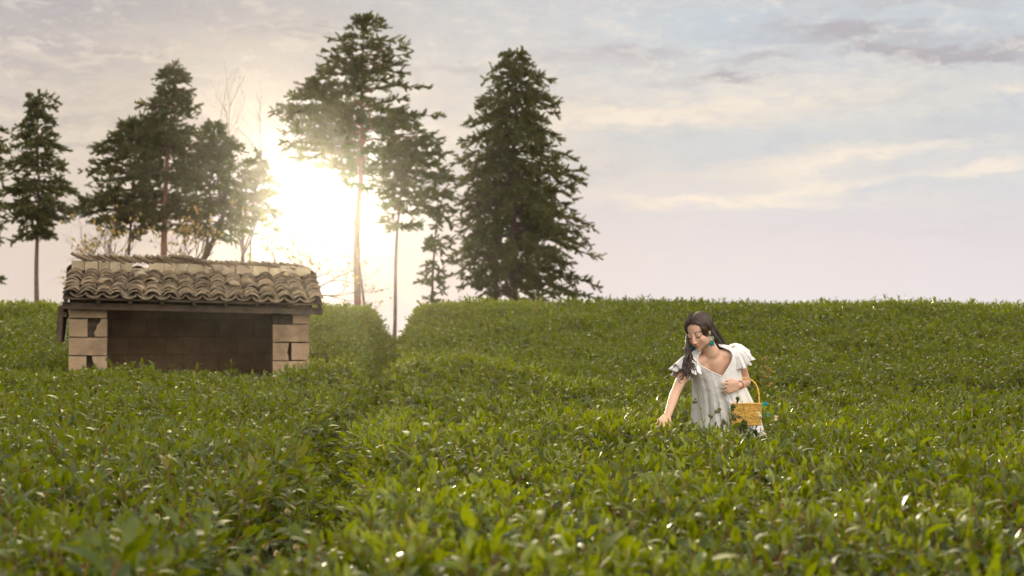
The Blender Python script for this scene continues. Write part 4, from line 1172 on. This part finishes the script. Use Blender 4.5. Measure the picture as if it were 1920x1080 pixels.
# weave: short plaited strips lying in opposite slants on all four sides
mb = MB(); tones = []; rg_ = random.Random(4)
mb.box((0, 0, bh/2), (bw-.008, bd-.008, bh-.006)); tones += [.6]*8
cw = .0092
def strip(c, ux, uz, nrm, a, ln, w_, lift):
    """one slightly arched straw strip"""
    d = (ux*math.cos(a)+uz*math.sin(a)); s = (uz*math.cos(a)-ux*math.sin(a)); n0 = len(mb.v); vs = []
    for i in range(5):
        t_ = i/4-.5; h = lift*(1-(2*t_)**2)
        for k in (-.5, 0, .5): vs.append(c+d*ln*t_+s*w_*k+nrm*(h+(.0008 if k == 0 else 0)))
    mb.add(vs, [(i*3+k, i*3+k+1, i*3+k+4, i*3+k+3) for i in range(4) for k in range(2)])
    tones.extend([rg_.uniform(.68, 1.25)]*(len(mb.v)-n0))
for (org, ux, nrm, wid) in ((Vector((-bw/2, -bd/2, 0)), Vector((1, 0, 0)), Vector((0, -1, 0)), bw), (Vector((bw/2, -bd/2, 0)), Vector((0, 1, 0)), Vector((1, 0, 0)), bd), (Vector((bw/2, bd/2, 0)), Vector((-1, 0, 0)), Vector((0, 1, 0)), bw), (Vector((-bw/2, bd/2, 0)), Vector((0, -1, 0)), Vector((-1, 0, 0)), bd)):
    nxs = max(1, int(wid/cw)); nzs = int(bh/(cw*.85))
    for iz in range(nzs):
        for ix in range(nxs):
            c = org+ux*((ix+.5+(.5 if iz % 2 else 0)-.25)*wid/nxs)+Vector((0, 0, (iz+.5)*bh/nzs))-nrm*.0035
            a = R(32) if (iz % 2) else R(-32)
            strip(c, ux, Vector((0, 0, 1)), nrm, a, cw*1.45, cw*.62, .0042)
bo = mb.build('basket', straw_m, bag, True); tone_attr(bo, tones)
mb = MB()
def rope(mb, pts, r_, tw=60, seg=3):
    pts = [Vector(p) for p in pts]; out = [[] for _ in range(2)]
    for i, p in enumerate(pts):
        d = (pts[min(i+1, len(pts)-1)]-pts[max(i-1, 0)]).normalized(); a = d.cross(Vector((0, 1, .01))).normalized(); b = d.cross(a)
        for k in range(2):
            t_ = i*.9+math.pi*k; out[k].append(p+(a*math.cos(t_)+b*math.sin(t_))*r_*.55)
    for k in range(2): mb.tube(out[k], r_*.75, 6)
rim = [Vector((x, y, bh)) for x, y in ((-bw/2, -bd/2), (bw/2, -bd/2), (bw/2, bd/2), (-bw/2, bd/2), (-bw/2, -bd/2))]
def dense(pts, st=.004):
    out = []
    for a, b in zip(pts[:-1], pts[1:]):
        n = max(1, int((b-a).length/st)); out += [a.lerp(b, i/n) for i in range(n)]
    return out+[pts[-1]]
rope(mb, dense(rim), .0042)
ri = mb.build('rim', straw_m, bag, True); tone_attr(ri, [1.]*len(ri.data.vertices))
mb = MB(); rope(mb, dense([v-Vector((0, 0, bh-.003)) for v in rim]), .004)
ri = mb.build('base_rim', straw_m, bag, True); tone_attr(ri, [.8]*len(ri.data.vertices))
lid = MB(); lid.box((0, 0, bh-.002), (bw-.01, bd-.01, .006)); lo = lid.build('lid', straw_m, bag); tone_attr(lo, [.85]*8)
mb = MB(); BO = Vector(bag.location)
hp = [Wp(1374.5, 757, -.10), Wp(1374.5, 742, -.10), Wp(1376, 728, -.095), Wp(1383, 713, -.085), Wp(1395, 709.5, -.06), Wp(1408, 712, -.07), Wp(1418, 722, -.09), Wp(1422.5, 738, -.10), Wp(1423.5, 757, -.10)]
# catmull-rom through the points
def crom(p, st=7):
    out = []
    for i in range(len(p)-1):
        p0, p1, p2, p3 = p[max(i-1, 0)], p[i], p[i+1], p[min(i+2, len(p)-1)]
        for k in range(st):
            s = k/st; out.append(.5*((2*p1)+(p2-p0)*s+(2*p0-5*p1+4*p2-p3)*s*s+(3*p1-p0-3*p2+p3)*s**3))
    return out+[p[-1]]
rope(mb, [v-BO for v in crom(hp, 8)], .0046); ho = mb.build('handle', straw_m, bag, True); tone_attr(ho, [1.1]*len(ho.data.vertices))
mb = MB()
for (px, py, s_, an) in ((1428, 757, .026, .3), (1433, 759, .022, -.5), (1431, 774, .024, 1.2), (1436, 778, .020, .2)):
    c = Wp(px, py, -.11)-BO
    lv, lf = leaf_geo(s_*1.5, s_, .5, .25, 5); M = Matrix.Translation(c) @ Euler((1.3, an, an)).to_matrix().to_4x4()
    mb.add([M @ Vector(v) for v in lv], lf)
mb.tube([Wp(1424, 757, -.11)-BO, Wp(1429, 764, -.115)-BO, Wp(1433, 776, -.11)-BO], .0015, 5)
to_ = mb.build('tassel', teal_m, bag, True)
# ---------------------------------------------------------------- weeds and flowers among the tea
weed_m = leaf_mat('weed_green', (.05, .075, .012), (.10, .13, .02), (.2, .2, .04), (.16, .22, .03), .55, .35)
seed_m = noisy_mat('seed_head', (.12, .10, .045), (.20, .16, .07), 60, .9)
gold_m = noisy_mat('dry_weed', (.20, .15, .03), (.28, .18, .05), 40, .9)
petal_m = noisy_mat('tea_petal', (.62, .50, .26), (.74, .64, .40), 40, .7)
def weed(px, py_top, D, H, seed, label, n_heads=7, head=seed_m, leaves=10, spread=.05, hs=.012, group=None):
    rg = random.Random(seed); tp = P(px, py_top, D)
    root = empty('tall_weed', (tp.x, D, tp.z-H)); tag(root, label, 'weed', group)
    mb = MB(); st = []
    for k in range(3 if n_heads > 4 else 2):
        b = Vector((rg.uniform(-.01, .01), 0, 0)); t_ = Vector((rg.uniform(-spread, spread), rg.uniform(-spread, spread), H*rg.uniform(.8, 1)))
        pts = [b.lerp(t_, s)+Vector((spread*.5*math.sin(s*3+k), 0, 0)) for s in (0, .25, .5, .75, 1)]
        st.append(pts); mb.tube(pts, [.0028, .0026, .002, .0015, .001], 5, False)
    heads = []; lf_v = []; lf_f = []; tn = []
    for i in range(n_heads):
        p = rg.choice(st); s = rg.uniform(.45, 1); q = p[int(s*3.99)].lerp(p[min(4, int(s*3.99)+1)], (s*4) % 1)
        e = q+Vector((rg.uniform(-.05, .05), rg.uniform(-.04, .04), rg.uniform(.01, .05)))
        mb.tube([q, q.lerp(e, .6)+Vector((0, 0, .004)), e], .001, 4, False)
        hd = MB(); heads.append(hd)
        for j in range(9):
            c = e+Vector((rg.gauss(0, hs*.4), rg.gauss(0, hs*.4), rg.gauss(0, hs*.5)))
            r_ = hs*rg.uniform(.35, .6)
            hd.add([c+Vector(v)*r_ for v in ((0, 0, 1.4), (1, 0, 0), (0, 1, 0), (-1, 0, 0), (0, -1, 0), (0, 0, -1.2))], [(0, 1, 2), (0, 2, 3), (0, 3, 4), (0, 4, 1), (5, 2, 1), (5, 3, 2), (5, 4, 3), (5, 1, 4)])
    for i in range(leaves):
        p = rg.choice(st); q = p[rg.randint(1, 3)].lerp(p[rg.randint(1, 4)], rg.random())
        lv, lf = leaf_geo(rg.uniform(.03, .06), .012, rg.uniform(0, 1), .3, 3)
        M = Matrix.Translation(q) @ Matrix.Rotation(rg.uniform(0, 6.28), 4, 'Z') @ Matrix.Rotation(-rg.uniform(.1, 1.1), 4, 'Y')
        b_ = len(lf_v); lf_v += [M @ Vector(v) for v in lv]; lf_f += [tuple(x+b_ for x in f) for f in lf]; tn += [(rg.random()*.5, rg.random(), .5, 1)]*len(lv)
    mb.build('stems', weed_m, root, True); [h_.build('seed_head', head, root) for h_ in heads]
    o = mesh_obj('leaves', lf_v, lf_f, weed_m, root); np_tint(o, tn)
    for c in root.children:
        if c.name.startswith('stems'): np_tint(c, [(.3, .5, .5, 1)]*len(c.data.vertices))
weed(1316, 722, 9.2, .42, 1, 'wispy weed before the woman\'s dress, nearest her reaching arm', 4)
weed(1346, 735, 8.8, .40, 2, 'wispy weed with dark seed heads before the middle of the white dress', 4)
weed(1388, 738, 10.0, .45, 3, 'small green weed crossing the front of the straw bag', 6, weed_m, 16, .06, .014)
weed(1449, 672, 13.2, .72, 4, 'yellowing tall weed behind the woman, just right of her bag', 14, gold_m, 30, .07, .016)
weed(1432, 770, 10.2, .38, 5, 'pale-tipped weed beside the lower right corner of the straw bag', 4, petal_m, 6, .03, .014)
weed(1478, 958, 5.9, .36, 6, 'blurred orange-brown weed in the near foreground right of centre', 12, gold_m, 14, .05, .013)
weed(1160, 985, 5.6, .30, 8, 'low blurred rusty weed in the near foreground left of the orange-brown one', 7, seed_m, 10, .05, .012)
weed(1236, 552, 29.5, .75, 7, 'leafy sprig standing above the tea on the skyline', 3, weed_m, 60, .22, .02)
# tea flowers in the hollow at the bottom left of centre
for i, (px, py, D) in enumerate(((540, 962, 6.5), (498, 1028, 6.1), (520, 1042, 6.0), (556, 1030, 6.05), (478, 1052, 5.9), (575, 1052, 5.9), (528, 1062, 5.8), (560, 1000, 6.3))):
    c = P(px, py, D); root = empty('tea_flower', c)
    lab = ['highest tea flower in the hollow at the bottom left', 'tea flower left of the tight pair in the hollow', 'tea flower in the middle of the hollow, brightest of the group', 'tea flower right of the brightest one in the hollow', 'tea flower farthest left in the hollow', 'tea flower farthest right in the hollow', 'lowest tea flower, at the bottom edge of the photo', 'second highest tea flower in the hollow'][i]
    tag(root, 'cream '+lab, 'flower', 'cream tea flowers in the hollow between the bushes')
    rg = random.Random(i); mb = MB()
    for k in range(6):
        lv, lf = leaf_geo(.022, .019, -1.2, -.4, 4); M = Euler((rg.uniform(-.3, .3)+.9, 0, 0)).to_matrix().to_4x4() @ Matrix.Rotation(k*1.047, 4, 'Z') @ Matrix.Rotation(-.5, 4, 'Y')
        mb.add([M @ Vector(v) for v in lv], lf)
    mb.build('petals', petal_m, root, True)
    mb = MB(); mb.tube([(0, 0, 0), (0, -.006, .008)], [.006, .004], 8); mb.build('stamens', gold_m, root, True)
left_of = lambda x, y: x < aisle_x(y)
tea_bed('tea_bushes', lambda x, y: left_of(x, y) & (y < 19.2), 265, 'clipped tea bushes left of the aisle, reaching to the front of the hut', (2.6, 19.2))
tea_bed('tea_bushes', lambda x, y: ~left_of(x, y) & (y < cross_y(x)), 265, 'glossy tea bushes right of the aisle, around the woman in white', (2.6, 18.2))
tea_bed('tea_bushes', lambda x, y: left_of(x, y) & (y >= 19.2), 300, 'far tea bushes behind the hut, rising to the skyline on the left', (19.2, 33.5))
tea_bed('tea_bushes', lambda x, y: ~left_of(x, y) & (y >= cross_y(x)), 300, 'far bank of tea bushes behind the woman, rising to the skyline on the right', (16.8, 33.5))
# ---------------------------------------------------------------- haze
mb = MB()
bot, top_ = -17.0, 16.0
mb.box((0, -115, (bot+top_)/2), (664, 434, top_-bot))
hm = bpy.data.materials.new('haze'); hm.use_nodes = True; t = NT(hm.node_tree)
pv = t.n('ShaderNodeVolumePrincipled')
pv.inputs['Color'].default_value = (1, .94, .85, 1); pv.inputs['Density'].default_value = 0.64e-4; pv.inputs['Anisotropy'].default_value = .962
ow = t.n('ShaderNodeOutputMaterial'); t.t.links.new(pv.outputs[0], ow.inputs['Volume'])
hz = mb.build('haze', hm); tag(hz, kind='stuff')
